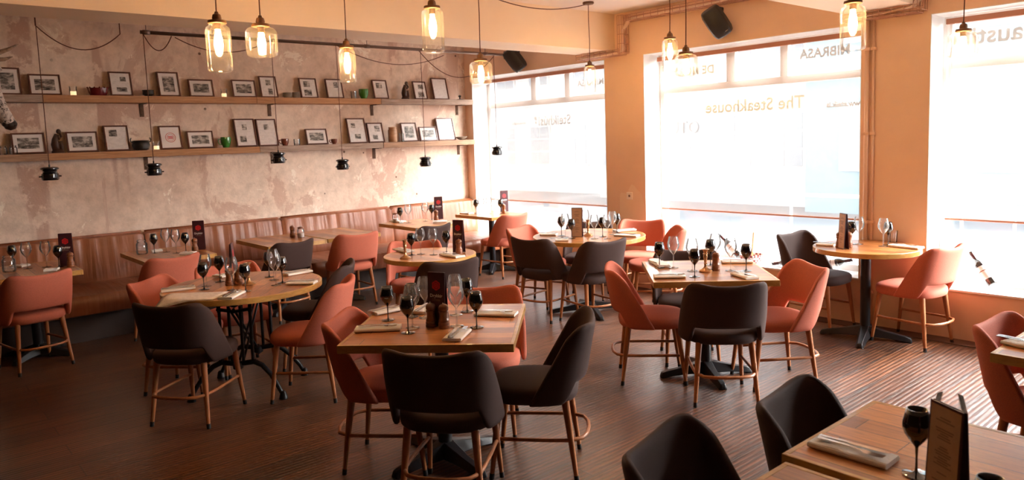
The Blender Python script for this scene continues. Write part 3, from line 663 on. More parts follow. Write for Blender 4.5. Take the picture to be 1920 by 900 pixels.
# ------------------------------------------------------------ jar lamps
def jar(kind, x, y, ztop, zbot, w, lab, rose=False):
    """glass jar lamp: ztop = top of the metal cap, zbot = bottom of the glass"""
    t = thing('jar_lamp', lab, 'pendant lamp', (x, y, zbot), 0, 'glass jar pendant lamps'); h = ztop-zbot-0.02; r = w/2
    if kind == 'bottle': pr = [(0, 0.008), (r*0.8, 0.0), (r*0.97, 0.008), (r, 0.03), (r*0.985, h*0.45), (r, h*0.80), (r*0.9, h*0.90), (0.043, h*0.94), (0.040, h)]
    elif kind == 'wide': pr = [(0, 0.012), (r*0.75, 0.0), (r*0.96, 0.010), (r, 0.03), (r*1.02, h*0.5), (r, h*0.82), (r*0.82, h*0.92), (0.043, h*0.95), (0.040, h)]
    else: pr = [(0, 0.008), (r*0.8, 0), (r*0.98, 0.008), (r, 0.025), (r, h*0.86), (r*0.92, h*0.93), (0.040, h*0.97), (0.039, h)]
    G().lathe(pr, 32, closed_ends=False).make('glass_jar', 'jarglass', t, smooth=True)
    g = G(); g.lathe([(0, h+0.014), (0.03, h+0.014), (0.046, h+0.010), (0.0475, h-0.004), (0.044, h-0.006), (0, h-0.004)], 24, closed_ends=False); g.make('cap', 'bronze', t, smooth='auto')
    g = G(); g.lathe([(0, h+0.058), (0.008, h+0.056), (0.011, h+0.046), (0.020, h+0.040), (0.024, h+0.024), (0.022, h+0.012)], 18); g.make('lamp_socket', 'bronze', t, smooth='auto')
    G().lathe([(0.018, h-0.035), (0.018, h-0.004)], 14).make('bulb_holder', 'bronze', t, smooth='auto')
    bl = min(0.125, h*0.62); b0 = h-0.035
    G().lathe([(0, b0-bl), (0.010, b0-bl+0.003), (0.019, b0-bl*0.85), (0.023, b0-bl*0.62), (0.020, b0-bl*0.35), (0.013, b0-bl*0.12), (0.012, b0)], 16).make('bulb', 'bulb', t, smooth=True)
    top = CZ-zbot
    if rose: G().lathe([(0, top-0.001), (0.055, top-0.001), (0.058, top-0.012), (0.050, top-0.022), (0.012, top-0.026)], 22, closed_ends=False).make('ceiling_rose', 'bronze', t, smooth='auto')
    G().tube([(0, 0, h+0.05), (0.003, 0.002, h+(top-h)*0.4), (-0.002, 0, h+(top-h)*0.75), (0, 0, top-0.004)], 0.0035, 6).make('cord', 'cord', t, smooth=True)
    ld = bpy.data.lights.new('bulb_light', 'POINT'); ld.energy = 42; ld.color = (1, 0.62, 0.34); ld.shadow_soft_size = 0.02
    lo = bpy.data.objects.new('bulb_light', ld); COL.objects.link(lo); lo.parent = t; lo.location = (0, 0, b0-bl*0.6-0.0)
for a in [
 ('bottle', -3.97, 1.42, 2.382, 2.107, 0.129, 'tall cut glass jar lamp nearest the sofa wall, leftmost of all'),
 ('wide', -3.94, 1.64, 2.376, 2.192, 0.165, 'wide glass jar lamp next to the tall leftmost one'),
 ('bottle', -4.44, 2.42, 2.363, 2.113, 0.113, 'slim jar lamp hanging in front of the small page frames'),
 ('straight', -3.56, 2.5, 2.488, 2.215, 0.128, 'tall straight jar lamp hanging highest, at the top edge of the picture'),
 ('wide', -4.01, 3.2, 2.267, 2.087, 0.155, 'wide jar lamp hanging in front of the room corner'),
 ('straight', -5.213, 5.572, 2.437, 2.154, 0.125, 'narrow jar lamp on a ceiling rose before the first window', True),
 ('straight', -3.66, 4.84, 2.471, 2.192, 0.125, 'slim jar lamp behind the wide one at the middle window'),
 ('wide', -2.98, 4.11, 2.245, 2.079, 0.15, 'wide jar lamp overlapping the slim one at the middle window'),
 ('bottle', -1.86, 4.06, 2.39, 2.117, 0.132, 'tall jar lamp hanging between middle window and pillar'),
 ('wide', -1.73, 5.31, 2.31, 2.123, 0.17, 'wide jar lamp in front of the window past the pillar')]:
    jar(*a)

# ------------------------------------------------------------ speakers, cable tray, pipes, socket
def speaker(loc, rz, lab, tilt=0.45):
    t = thing('wall_speaker', lab, 'speaker', loc, rz, 'black speakers over the windows'); t.rotation_euler = (tilt, -0.5, rz)
    prof = [(-0.5, 0.0), (-0.5, 0.35), (-0.42, 0.8), (-0.2, 1.0), (0.2, 1.0), (0.42, 0.8), (0.5, 0.35), (0.5, 0.0), (0.34, -0.25), (-0.34, -0.25)]
    v = []; f = []; k = len(prof)
    for z, s in ((-0.15, 0.72), (-0.14, 0.86), (-0.10, 0.97), (0, 1.0), (0.10, 0.97), (0.14, 0.86), (0.15, 0.72)):
        for a, b in prof: v.append((a*0.20*s, -0.02-b*0.105*s, z))
    for r in range(6):
        for i in range(k): j = (i+1) % k; f.append((r*k+i, r*k+j, (r+1)*k+j, (r+1)*k+i))
    f.append(tuple(range(k))); f.append(tuple(6*k+i for i in range(k)))
    o = link('cabinet', v, f, 'speaker', t, smooth='auto'); b = o.modifiers.new('bevel', 'BEVEL'); b.width = 0.008; b.segments = 2
    g = G(); g.box(-0.02, 0.02, 0.0, 0.07, -0.03, 0.03); g.tube([(0.07, 0.0, 0.04), (0.09, 0.05, 0.06), (0.06, 0.09, 0.08)], 0.02, 8); g.make('wall_bracket', 'speaker', t)
    g = G().box(0.03, 0.055, -0.128, -0.122, -0.105, -0.100); g.make('logo_plate', 'steel', t)
speaker((-4.17, WY-0.13, 2.77), 0.35, 'black speaker tilted above the middle window')
speaker((-7.12, WY-0.13, 2.72), 0.35, 'black speaker half hidden by the beam above the first window')
def tray(name, segs, lab, w=0.12, d=0.06):
    """wire cable tray along a path; segs = list of (start, end, side axis, depth axis)"""
    g = G(); t = thing(name, lab, 'cable tray', (0, 0, 0))
    for a, b, s, u in segs:
        a, b, s, u = Vector(a), Vector(b), Vector(s), Vector(u); L = (b-a).length; n = max(2, int(L/0.09))
        for q in (0, 0.33, 0.66, 1): g.tube([a+s*w*q, b+s*w*q], 0.0034, 5)
        for q in (0, 1):
            for e in (0.5, 1): g.tube([a+s*w*q+u*d*e, b+s*w*q+u*d*e], 0.0034, 5)
        for i in range(n+1):
            p = a.lerp(b, i/n); g.tube([p+u*d, p, p+s*w, p+s*w+u*d], 0.0034, 5)
    g.make('wire_basket', 'wire', t)
    return t
yb = WY-0.14
t = tray('cable_tray', [((-5.33, yb, 2.93), (-2.93, yb, 2.93), (0, 1, 0), (0, 0, 1)), ((-5.36, yb, 3.0), (-5.36, yb, 2.60), (0, 1, 0), (-1, 0, 0)), ((-5.40, yb, 2.585), (-6.05, yb, 2.585), (0, 1, 0), (0, 0, 1))], 'pale wire cable tray folding around the beam over the first pillar')
rng = random.Random(3)
for i in range(5):
    y = yb+0.02+i*0.02; off = i*0.008
    G().tube([(-2.95, y, 2.945+off), (-4.0, y+0.01, 2.95+off), (-5.1, y, 2.94+off), (-5.30, y, 2.93+off), (-5.37-off, y, 2.84), (-5.375-off, y-0.006, 2.70), (-5.37-off, y, 2.64), (-5.45-off, y, 2.60+off*0.6), (-5.75, y, 2.60+off*0.6), (-6.0, y+0.005, 2.60+off*0.6)], 0.006+0.003*(i % 2), 8).make('cable', 'cable', t, smooth=True)
t = tray('cable_tray', [((-2.95, yb, 2.583), (-2.36, yb, 2.583), (0, 1, 0), (0, 0, 1)), ((-2.33, yb, 2.60), (-2.33, yb, 2.92), (0, 1, 0), (-1, 0, 0)), ((-2.34, yb, 2.93), (1.5, yb, 2.93), (0, 1, 0), (0, 0, 1))], 'pale wire cable tray under the beam end over the middle pillar')
for i in range(4):
    y = yb+0.02+i*0.025
    G().tube([(-2.93, y, 2.612), (-2.6, y, 2.615+i*0.006), (-2.42, y, 2.63), (-2.36, y, 2.70), (-2.355, y, 2.9), (-2.2, y, 2.945), (1.4, y, 2.945)], 0.006, 8).make('cable', 'cable', t, smooth=True)
for x, r, lab in ((-2.79, 0.018, 'peach painted pipe running down the pillar to the floor'), (-2.74, 0.010, 'thin peach pipe beside the thicker one on the pillar')):
    t = thing('wall_pipe', lab, 'pipe', (x, WY-r-0.004, 0)); G().tube([(0, 0, 0.0), (0, 0, 2.585)], r, 12).make('pipe', 'pipepaint', t, smooth=True)
    for z in (0.3, 0.9, 1.65, 2.35): G().box(-r-0.012, r+0.012, -r-0.003, r+0.004, z-0.012, z+0.012).make('pipe_clip', 'pipepaint', t, bevel=0.002)
t = thing('wall_socket', 'white socket plate on the pillar above the raw patch', 'socket', (-5.40, WY, 1.03))
G().box(-0.042, 0.042, -0.012, 0, -0.042, 0.042).make('plate', 'plastic', t, bevel=0.005)
G().add([(0.014*math.cos(a*PI/10), -0.0135, 0.014*math.sin(a*PI/10)) for a in range(20)]+[(0.014*math.cos(a*PI/10), -0.011, 0.014*math.sin(a*PI/10)) for a in range(20)], [tuple(range(20))]+[(a, (a+1) % 20, 20+(a+1) % 20, 20+a) for a in range(20)]).make('outlet', 'print_grey', t)
# raw filler around the socket (its own ragged shape on the plaster)
v = [(-5.375, WY-0.0015, 0.80)]; n = 36
for i in range(n):
    a = 2*PI*i/n; r = 1+0.10*math.sin(a*5+1)+0.08*math.sin(a*9)
    v.append((max(-5.55, min(-5.181, -5.375+0.23*r*math.cos(a)*1.0)), WY-0.0015, 0.82+0.30*r*math.sin(a)))
pt = link('plaster_patch', v, [(0, 1+i, 1+(i+1) % n) for i in range(n)], 'patch'); struct(pt, 'raw filler patch on the pillar')

# ------------------------------------------------------------ things on the window sills
ZS = SILL+0.019
def wine_bottle(base, tip, lab):
    """bottle lying in a wire cradle, neck raised"""
    base, tip = Vector(base), Vector(tip); d = tip-base; L = 0.31
    t = thing('wine_bottle', lab, 'bottle', base, 0, 'wine bottles in cradles on the window sills')
    t.rotation_euler = d.to_track_quat('Z', 'Y').to_euler()
    G().lathe([(0, 0.01), (0.03, 0), (0.036, 0.006), (0.037, 0.02), (0.037, 0.185), (0.032, 0.205), (0.016, 0.232), (0.0135, 0.25), (0.0135, 0.295), (0.0155, 0.297), (0.0155, 0.308), (0, 0.31)], 22).make('body', 'blackglass', t, smooth='auto')
    G().lathe([(0.0376, 0.055), (0.0376, 0.165)], 22, closed_ends=False).make('label', 'mount', t, smooth=True)
    G().lathe([(0.0378, 0.120), (0.0378, 0.128)], 22, closed_ends=False).make('label_stripe', 'print_grey', t, smooth=True)
    G().lathe([(0.0148, 0.245), (0.0146, 0.300), (0.0162, 0.309), (0, 0.3105)], 16, closed_ends=False).make('capsule', 'menu', t, smooth=True)
    rq = t.rotation_euler.to_quaternion()
    c = thing('bottle_cradle', 'wire cradle holding the '+lab, 'bottle holder', (0, 0, 0), 0, 'bottle cradles on the window sills')
    for f_, r in ((0.05, 0.041), (0.19, 0.040)):
        ctr = base+rq@Vector((0, 0, f_)); sx = rq@Vector((1, 0, 0)); up = d.normalized().cross(sx).normalized()
        side = Vector((-d.y, d.x, 0)).normalized(); low = side.cross(d.normalized()).normalized()
        if low.z > 0: low = -low
        arc = [ctr+(side*math.cos(a)+low*math.sin(a))*r for a in [i*PI/10 for i in range(11)]]
        g = G(); g.tube([Vector((arc[0].x, arc[0].y, ZS+0.002))]+arc+[Vector((arc[-1].x, arc[-1].y, ZS+0.002))], 0.0022, 6); g.make('support_hoop', 'steel', c)
    a = base+rq@Vector((0, 0, 0.05)); b = base+rq@Vector((0, 0, 0.19)); G().tube([(a.x, a.y, ZS+0.003), (b.x, b.y, ZS+0.003)], 0.0022, 6).make('foot_rail', 'steel', c)
wine_bottle((-1.86, 6.49, ZS+0.045), (-2.02, 6.56, ZS+0.24), 'wine bottle leaning in the window past the pillar')
wine_bottle((-3.28, 6.53, ZS+0.042), (-2.95, 6.55, ZS+0.13), 'wine bottle lying beneath the round pillar table')
wine_bottle((-3.42, 6.52, ZS+0.085), (-3.70, 6.48, ZS+0.02), 'wine bottle lying behind the dark pillar table chair')
wine_bottle((-4.12, 6.55, ZS+0.045), (-4.40, 6.57, ZS+0.27), 'wine bottle leaning behind the wide clear wine glass')
o = G().lathe([(0, 0), (0.085, 0), (0.10, 0.02), (0.115, 0.07), (0.118, 0.085), (0.110, 0.085), (0.104, 0.07), (0.09, 0.02), (0, 0.012)], 30).make('woven_bowl', 'weave', None, smooth='auto', loc=(-3.96, 6.51, ZS)); tag(o, 'red and white woven bowl on the middle window sill', 'bowl')
o = G().tube([(-3.965, 6.515, ZS+0.014), (-3.955, 6.535, ZS+0.30)], 0.007, 8).make('wooden_stick', 'oak'); tag(o, 'upright wooden stick standing in the woven bowl', 'stick')

# ------------------------------------------------------------ chairs
def make_chair(name, fab, label):
    t = thing(name, label, 'chair')
    def sq(a, hx, hy, e=2.9):
        c, s = math.cos(a), math.sin(a); return (math.copysign(abs(c)**(2/e), c)*hx, math.copysign(abs(s)**(2/e), s)*hy)
    n = 40; v = []; f = []; lay = [(0.392, 0.90), (0.396, 0.955), (0.405, 0.985), (0.43, 1.0), (0.452, 0.985), (0.464, 0.94), (0.472, 0.84), (0.478, 0.62), (0.481, 0.3)]
    for z, s in lay:
        for i in range(n):
            x, y = sq(2*PI*i/n, 0.232, 0.232); x *= 1-0.06*(-y/0.232 if y < 0 else 0)*0.6; v.append((x*s, y*s+0.005, z))
    for r in range(len(lay)-1):
        for i in range(n): j = (i+1) % n; f.append((r*n+i, r*n+j, (r+1)*n+j, (r+1)*n+i))
    f.append(tuple(range(n-1, -1, -1))); f.append(tuple((len(lay)-1)*n+i for i in range(n)))
    link('seat', v, f, fab, t, smooth='auto')
    # wrap-around backrest: U wide shell, rounded top corners, notch above the seat at the back
    us = [-1, -.97, -.92, -.84, -.75, -.66, -.59, -.54, -.50, -.46, -.36, -.24, -.12, 0, .12, .24, .36, .46, .50, .54, .59, .66, .75, .84, .92, .97, 1]; nv = 9
    v = []; f = []
    for u in us:
        a = abs(u); ang = u*PI/2
        ztop = 0.782+0.020*math.sin(min(1, a/0.60)*PI/2)**2
        if a > 0.70: ztop -= 0.085*(1-math.sqrt(max(0, 1-((a-0.70)/0.305)**2)))
        zbot = 0.398 if a > 0.56 else (0.398+0.108*min(1, (0.56-a)/0.06) if a > 0.50 else 0.506)
        for k in range(nv):
            w = k/(nv-1); z = zbot+(ztop-zbot)*w; h = (z-0.398)/(0.80-0.398)
            hw = 0.247+0.008*math.sin(h*PI)-0.024*h**1.3; yb_ = -0.238-0.070*h**1.1; ye = 0.015-0.232*h**0.97
            sx = math.copysign(abs(math.sin(ang))**0.74, u) if u else 0; cy = 1-abs(math.cos(ang))**0.80
            v.append((hw*sx, yb_+(ye-yb_)*cy, z))
    for i in range(len(us)-1):
        for k in range(nv-1): f.append((i*nv+k, (i+1)*nv+k, (i+1)*nv+k+1, i*nv+k+1))
    me = bpy.data.meshes.new('backrest'); me.from_pydata(v, [], f); me.materials.append(M[fab])
    for p in me.polygons: p.use_smooth = True
    o = bpy.data.objects.new('backrest', me); COL.objects.link(o); o.parent = t
    s = o.modifiers.new('thick', 'SOLIDIFY'); s.thickness = 0.034; s.offset = 0.2; s.use_even_offset = True
    s = o.modifiers.new('round', 'SUBSURF'); s.levels = 1; s.render_levels = 1
    for sx in (-1, 1):
        for sy, foot, top in ((-1, (0.195*sx, -0.215), (0.160*sx, -0.165)), (1, (0.190*sx, 0.215), (0.165*sx, 0.165))):
            top, foot = Vector((*top, 0.40)), Vector((*foot, 0.0)); q = foot.lerp(top, 0.07)
            l = G().tube([q, q.lerp(top, 0.5), top], 0.015, 12, rfun=lambda u: 0.0115+0.009*u).make('leg', 'leg', t, smooth='auto')
            G().tube([foot, q+(top-foot)*0.004], 0.0125, 12).make('foot_cap', 'foot_cap', l)
    path = []
    for p in ((-0.176, 0.19), (-0.182, 0.05), (-0.184, -0.10), (-0.180, -0.185), (-0.145, -0.245), (-0.08, -0.268), (0, -0.274), (0.08, -0.268), (0.145, -0.245), (0.180, -0.185), (0.184, -0.10), (0.182, 0.05), (0.176, 0.19)): path.append((p[0], p[1], 0.205))
    G().tube(path, 0.0100, 10).make('stretcher', 'leg', t, smooth=True)
    return t
coral0 = make_chair('dining_chair', 'coral', 'x'); brown0 = make_chair('dining_chair', 'brown', 'x'); uc, ub = [], []
CH = [
 ('c', -7.005, 0.845, 103, 'coral chair at the table nearest the cow head, seen from behind'),
 ('c', -7.05, 1.87, 100, 'coral chair pushed in at the second sofa table'),
 ('c', -5.5, 1.58, 312, 'coral chair at the banquette side of the large round table'),
 ('b', -4.857, 1.45, 39, 'dark chair with its back to the camera at the large round table'),
 ('c', -5.66, 2.03, 268, 'coral chair facing the camera beyond the large round table'),
 ('b', -7.07, 2.975, 104, 'dark chair at the bare sofa table'),
 ('b', -5.33, 2.5, 143, 'dark chair behind the coral one at the large round table'),
 ('c', -4.7, 2.15, 138, 'coral chair turned to the left at the large round table'),
 ('c', -7.08, 3.75, 86, 'coral chair in front of the empty sofa table'),
 ('c', -5.56, 3.6, 237, 'coral chair facing the camera behind the small round table'),
 ('b', -4.86, 3.38, 75, 'dark chair with its back to the camera at the small round table'),
 ('b', -7.0, 4.62, 100, 'dark chair at the sofa table behind the small round table'),
 ('c', -7.1, 5.89, 94, 'pale lit coral chair at the corner sofa table'),
 ('c', -5.52, 5.1, 285, 'coral chair seen from the side at the table beside the pillar'),
 ('b', -5.07, 4.77, 8, 'dark chair with its back to the room, first one at the table beside the pillar'),
 ('b', -4.63, 4.88, 80, 'dark chair turned left at the table beside the pillar, nearer the square table'),
 ('b', -5.36, 5.62, 215, 'dark chair facing the room at the table beside the pillar'),
 ('c', -4.97, 5.99, 208, 'coral chair facing the room below the wall socket'),
 ('c', -4.55, 5.7, 135, 'coral chair turned left between pillar table and square window table'),
 ('b', -3.3, 4.56, 222, 'dark chair facing the room at the square window table'),
 ('c', -3.24, 4.03, 313, 'coral chair turned right at the square window table'),
 ('b', -2.685, 4.03, 45, 'dark chair with its back to the camera at the square window table'),
 ('c', -2.59, 4.52, 145, 'coral chair turned left at the square window table'),
 ('b', -1.03, 2.38, 278, 'dark chair tucked in at the lower right plank table'),
 ('b', -1.1, 1.78, 284, 'dark chair cut by the bottom edge of the picture'),
 ('c', -0.83, 3.86, 268, 'coral chair at the table cut by the right edge'),
 ('c', -2.3, 6.09, 82, 'pink lit coral chair beside the pillar, under the last window'),
 ('b', -3.06, 6.1, 266, 'dark chair at the round pillar table by the sill bottles'),
 ('c', -3.37, 1.99, 313, 'coral chair turned right at the central square table'),
 ('b', -2.81, 1.98, 38, 'dark chair with its back to the camera at the central square table'),
 ('b', -2.78, 2.5, 132, 'dark chair turned left at the central square table'),
 ('c', -3.38, 2.62, 228, 'coral chair facing the room at the central square table')]
for k, x, y, a, lab in CH:
    if k == 'c': place(coral0, uc, (x, y, 0), math.radians(a), lab, 'coral wool dining chairs')
    else: place(brown0, ub, (x, y, 0), math.radians(a), lab, 'dark brown wool dining chairs')

# ------------------------------------------------------------ tables
def pedestal(t, spread, rot, h=0.705):
    G().tube([(0, 0, 0.07), (0, 0, h)], 0.038, 16).make('column', 'iron', t, smooth='auto')
    G().box(-0.14, 0.14, -0.14, 0.14, h-0.012, h).make('mounting_plate', 'iron', t)
    for i in range(4):
        a = rot+i*PI/2; c, s = math.cos(a), math.sin(a); v = []; f = []
        st = [(0.0, 0.058, 0.028, 0.115), (0.06, 0.052, 0.026, 0.098), (spread*0.5, 0.040, 0.022, 0.070), (spread*0.85, 0.034, 0.008, 0.048), (spread*0.97, 0.030, 0.0, 0.036), (spread, 0.022, 0.0, 0.018)]
        for d, w, z0, z1 in st:
            for q, z in ((-w, z0), (-w*0.55, z1), (w*0.55, z1), (w, z0)): v.append((c*d-s*q, s*d+c*q, z))
        for r in range(5):
            for k in range(4): l = (k+1) % 4; f.append((r*4+k, r*4+l, (r+1)*4+l, (r+1)*4+k))
        f += [(0, 1, 2, 3), (20, 21, 22, 23)]
        link('foot', v, f, 'iron', t, smooth='auto', bevel=0.004)
def round_top(t, r, m):
    G().lathe([(0, 0.7498), (r-0.016, 0.7498), (r-0.016, 0.712), (0, 0.712)], 72, closed_ends=False).make('tabletop', m, t)
    G().lathe([(r-0.016, 0.712), (r-0.016, 0.7505), (r-0.003, 0.7505), (r, 0.748), (r, 0.714), (r-0.003, 0.7115), (r-0.016, 0.712)], 72, closed_ends=False).make('edge_band', 'oak', t, smooth='auto')
def square_top(t, w, d, m):
    e = 0.018; G().box(-w/2+e, w/2-e, -d/2+e, d/2-e, 0.712, 0.7496).make('tabletop', m, t)
    g = G(); z0, z1 = 0.7105, 0.7505
    g.box(-w/2, w/2, -d/2, -d/2+e, z0, z1); g.box(-w/2, w/2, d/2-e, d/2, z0, z1); g.box(-w/2, -w/2+e, -d/2+e, d/2-e, z0, z1); g.box(w/2-e, w/2, -d/2+e, d/2-e, z0, z1)
    g.make('edge_band', 'oak', t, bevel=0.002)
TAB = [
 ('B1', -7.355, 0.92, 0, 0.85, 0.62, 'wall table nearest the cow head, with jar and rose menu', 'top0'),
 ('B2', -7.345, 2.01, 0, 0.85, 0.62, 'second sofa table, with a glass jar and four wine glasses', 'top1'),
 ('B3', -7.345, 3.12, 0, 0.85, 0.62, 'sofa table with only a mill and a salt jar', 'top4'),
 ('B4', -7.375, 3.765, 0, 0.85, 0.62, 'empty sofa table next to the mill table', 'top5'),
 ('B5', -7.365, 4.85, 0, 0.82, 0.62, 'sofa table laid for two behind the small round table', 'top3'),
 ('B6', -7.43, 6.01, 0, 0.76, 0.60, 'corner sofa table by the first window', 'top6'),
 ('T6', -2.99, 4.32, 44.5, 0.80, 0.82, 'square plank table in front of the middle window', 'top2'),
 ('T8', -3.17, 2.19, 44.5, 0.85, 0.85, 'square plank table in the middle of the room', 'top0'),
 ('T9', -0.665, 2.26, 0, 0.85, 0.62, 'plank table at the lower right with the tan menu', 'top3'),
 ('T10', -0.63, 1.60, 0, 0.85, 0.62, 'plank table cut by the bottom edge of the picture', 'top4'),
 ('T11', -0.565, 3.75, 0, 0.85, 0.62, 'plank table cut by the right edge of the picture', 'top6'),
]
for k, x, y, a, w, d, lab, m in TAB:
    t = thing('square_table' if k[0] == 'T' and k in ('T6', 'T8') else 'rectangular_table', lab, 'table', (x, y, 0), math.radians(a), 'plank topped tables')
    square_top(t, w, d, m); pedestal(t, 0.33 if k[0] == 'T' else 0.29, math.radians(10 if k == 'T6' else 45))
for x, y, r, lab, m, rot in ((-5.215, 3.528, 0.394, 'small round plank table with brass candlestick', 'top5', 0.3), (-4.93, 5.20, 0.545, 'round plank table beside the first pillar', 'top2', 1.0), (-2.606, 5.965, 0.398, 'round plank table standing against the middle pillar', 'top1', math.radians(20)-0.05)):
    t = thing('round_table', lab, 'table', (x, y, 0), 0, 'plank topped tables'); round_top(t, r, m); pedestal(t, 0.34 if r < 0.5 else 0.42, rot)
# the large round table on its cast-iron trestle
t = thing('round_table', 'large round plank table on ornate cast iron legs', 'table', (-5.15, 1.894, 0), math.radians(-41), 'plank topped tables'); round_top(t, 0.537, 'top6')
for sx in (-1, 1):
    x = 0.20*sx; tr = bpy.data.objects.new('iron_trestle', None); COL.objects.link(tr); tr.parent = t
    for yy in (-0.105, -0.04, 0.04, 0.105): G().tube([(x, yy, 0.24), (x, yy, 0.64)], 0.011, 10).make('rod', 'iron', tr, smooth='auto')
    g = G()
    for s in (-1, 1):
        g.tube([(x, s*0.105, 0.60), (x, s*0.11, 0.66), (x, s*0.16, 0.70), (x, s*0.22, 0.706)], 0.014, 8)
    g.tube([(x, -0.12, 0.62), (x, 0, 0.60), (x, 0.12, 0.62)], 0.012, 8); g.lathe([(0, -0.03), (0.028, -0.015), (0.03, 0), (0.028, 0.015), (0, 0.03)], 12, x, 0, 0.655); g.box(x-0.02, x+0.02, -0.24, 0.24, 0.700, 0.711); g.make('upper_scroll', 'iron', tr, smooth='auto')
    g = G(); g.tube([(x, -0.13, 0.25), (x, 0, 0.235), (x, 0.13, 0.25)], 0.018, 8); g.lathe([(0, -0.04), (0.034, -0.02), (0.036, 0), (0.034, 0.02), (0, 0.04)], 12, x, 0, 0.225); g.make('lower_scroll', 'iron', tr, smooth='auto')
    for s in (-1, 1):
        g = G(); g.tube([(x, s*0.10, 0.255), (x+0.01*sx, s*0.17, 0.225), (x+0.03*sx, s*0.235, 0.16), (x+0.05*sx, s*0.285, 0.08), (x+0.055*sx, s*0.31, 0.03)], 0.015, 10, rfun=lambda u: 0.019-0.005*u)
        g.lathe([(0.012, 0.055), (0.020, 0.045), (0.026, 0.02), (0.030, 0.0)], 12, x+0.055*sx, s*0.315, 0); g.make('foot', 'iron', tr, smooth='auto')
for z0, z1 in ((0.24, 0.62), (0.62, 0.24)):
    for yy in (-0.014, 0.014): G().tube([(-0.20, yy+(0.02 if z0 > z1 else -0.02), z0), (0.20, yy+(0.02 if z0 > z1 else -0.02), z1)], 0.008, 8).make('cross_brace', 'iron', t, smooth=True)

# ------------------------------------------------------------ things on the tables
def wine_glass(name, cat, m, h, rb, label='x'):
    t = thing(name, label, cat); hb = h*0.56; z0 = h-hb   # bowl height
    bowl = [(0.0045, z0-0.004), (0.010, z0+0.004), (rb*0.55, z0+hb*0.16), (rb*0.88, z0+hb*0.34), (rb, z0+hb*0.50), (rb*0.96, z0+hb*0.66), (rb*0.82, z0+hb*0.86), (rb*0.72, z0+hb)]
    if m == 'blackglass': bowl += [(rb*0.68, z0+hb), (rb*0.90, z0+hb*0.62), (rb*0.85, z0+hb*0.36), (0, z0+0.02)]
    G().lathe(bowl, 28, closed_ends=False).make('bowl', m, t, smooth=True)
    G().lathe([(0.0048, 0.006), (0.0033, 0.02), (0.0030, z0*0.6), (0.0045, z0-0.003)], 12, closed_ends=False).make('stem', m, t, smooth=True)
    G().lathe([(0, 0.0), (0.034, 0.0), (0.036, 0.0015), (0.012, 0.004), (0.0045, 0.009), (0, 0.009)], 28, closed_ends=False).make('foot', m, t, smooth='auto')
    return t
def make_mill():
    t = thing('pepper_mill', 'x', 'pepper mill')
    G().lathe([(0, 0), (0.029, 0), (0.030, 0.006), (0.0295, 0.014), (0.0275, 0.016), (0.0295, 0.019), (0.0285, 0.030), (0.0265, 0.032), (0.028, 0.035), (0.0265, 0.044), (0.024, 0.047), (0.022, 0.060), (0.0225, 0.074), (0.026, 0.084), (0.026, 0.088), (0.020, 0.090), (0, 0.090)], 26).make('body', 'mill', t, smooth='auto')
    G().lathe([(0, 0.0905), (0.022, 0.0905), (0.026, 0.096), (0.026, 0.108), (0.021, 0.118), (0.012, 0.123), (0, 0.125)], 26).make('head', 'mill', t, smooth='auto')
    G().lathe([(0, 0.125), (0.005, 0.125), (0.005, 0.131), (0, 0.133)], 12).make('knob', 'steel', t, smooth='auto')
    return t
def make_candle():
    t = thing('candlestick', 'x', 'candlestick')
    G().lathe([(0, 0), (0.046, 0), (0.047, 0.006), (0.040, 0.012), (0.032, 0.016), (0.018, 0.024), (0.010, 0.034), (0.009, 0.050), (0.014, 0.056), (0.009, 0.062), (0.011, 0.085), (0.015, 0.108), (0.011, 0.116), (0.018, 0.122), (0.012, 0.128)], 24).make('stem', 'brass', t, smooth='auto')
    G().lathe([(0.012, 0.128), (0.014, 0.140), (0.019, 0.150), (0.026, 0.153), (0.026, 0.156), (0.013, 0.157), (0.011, 0.145), (0, 0.145)], 24, closed_ends=False).make('candle_cup', 'brass', t, smooth='auto')
    return t
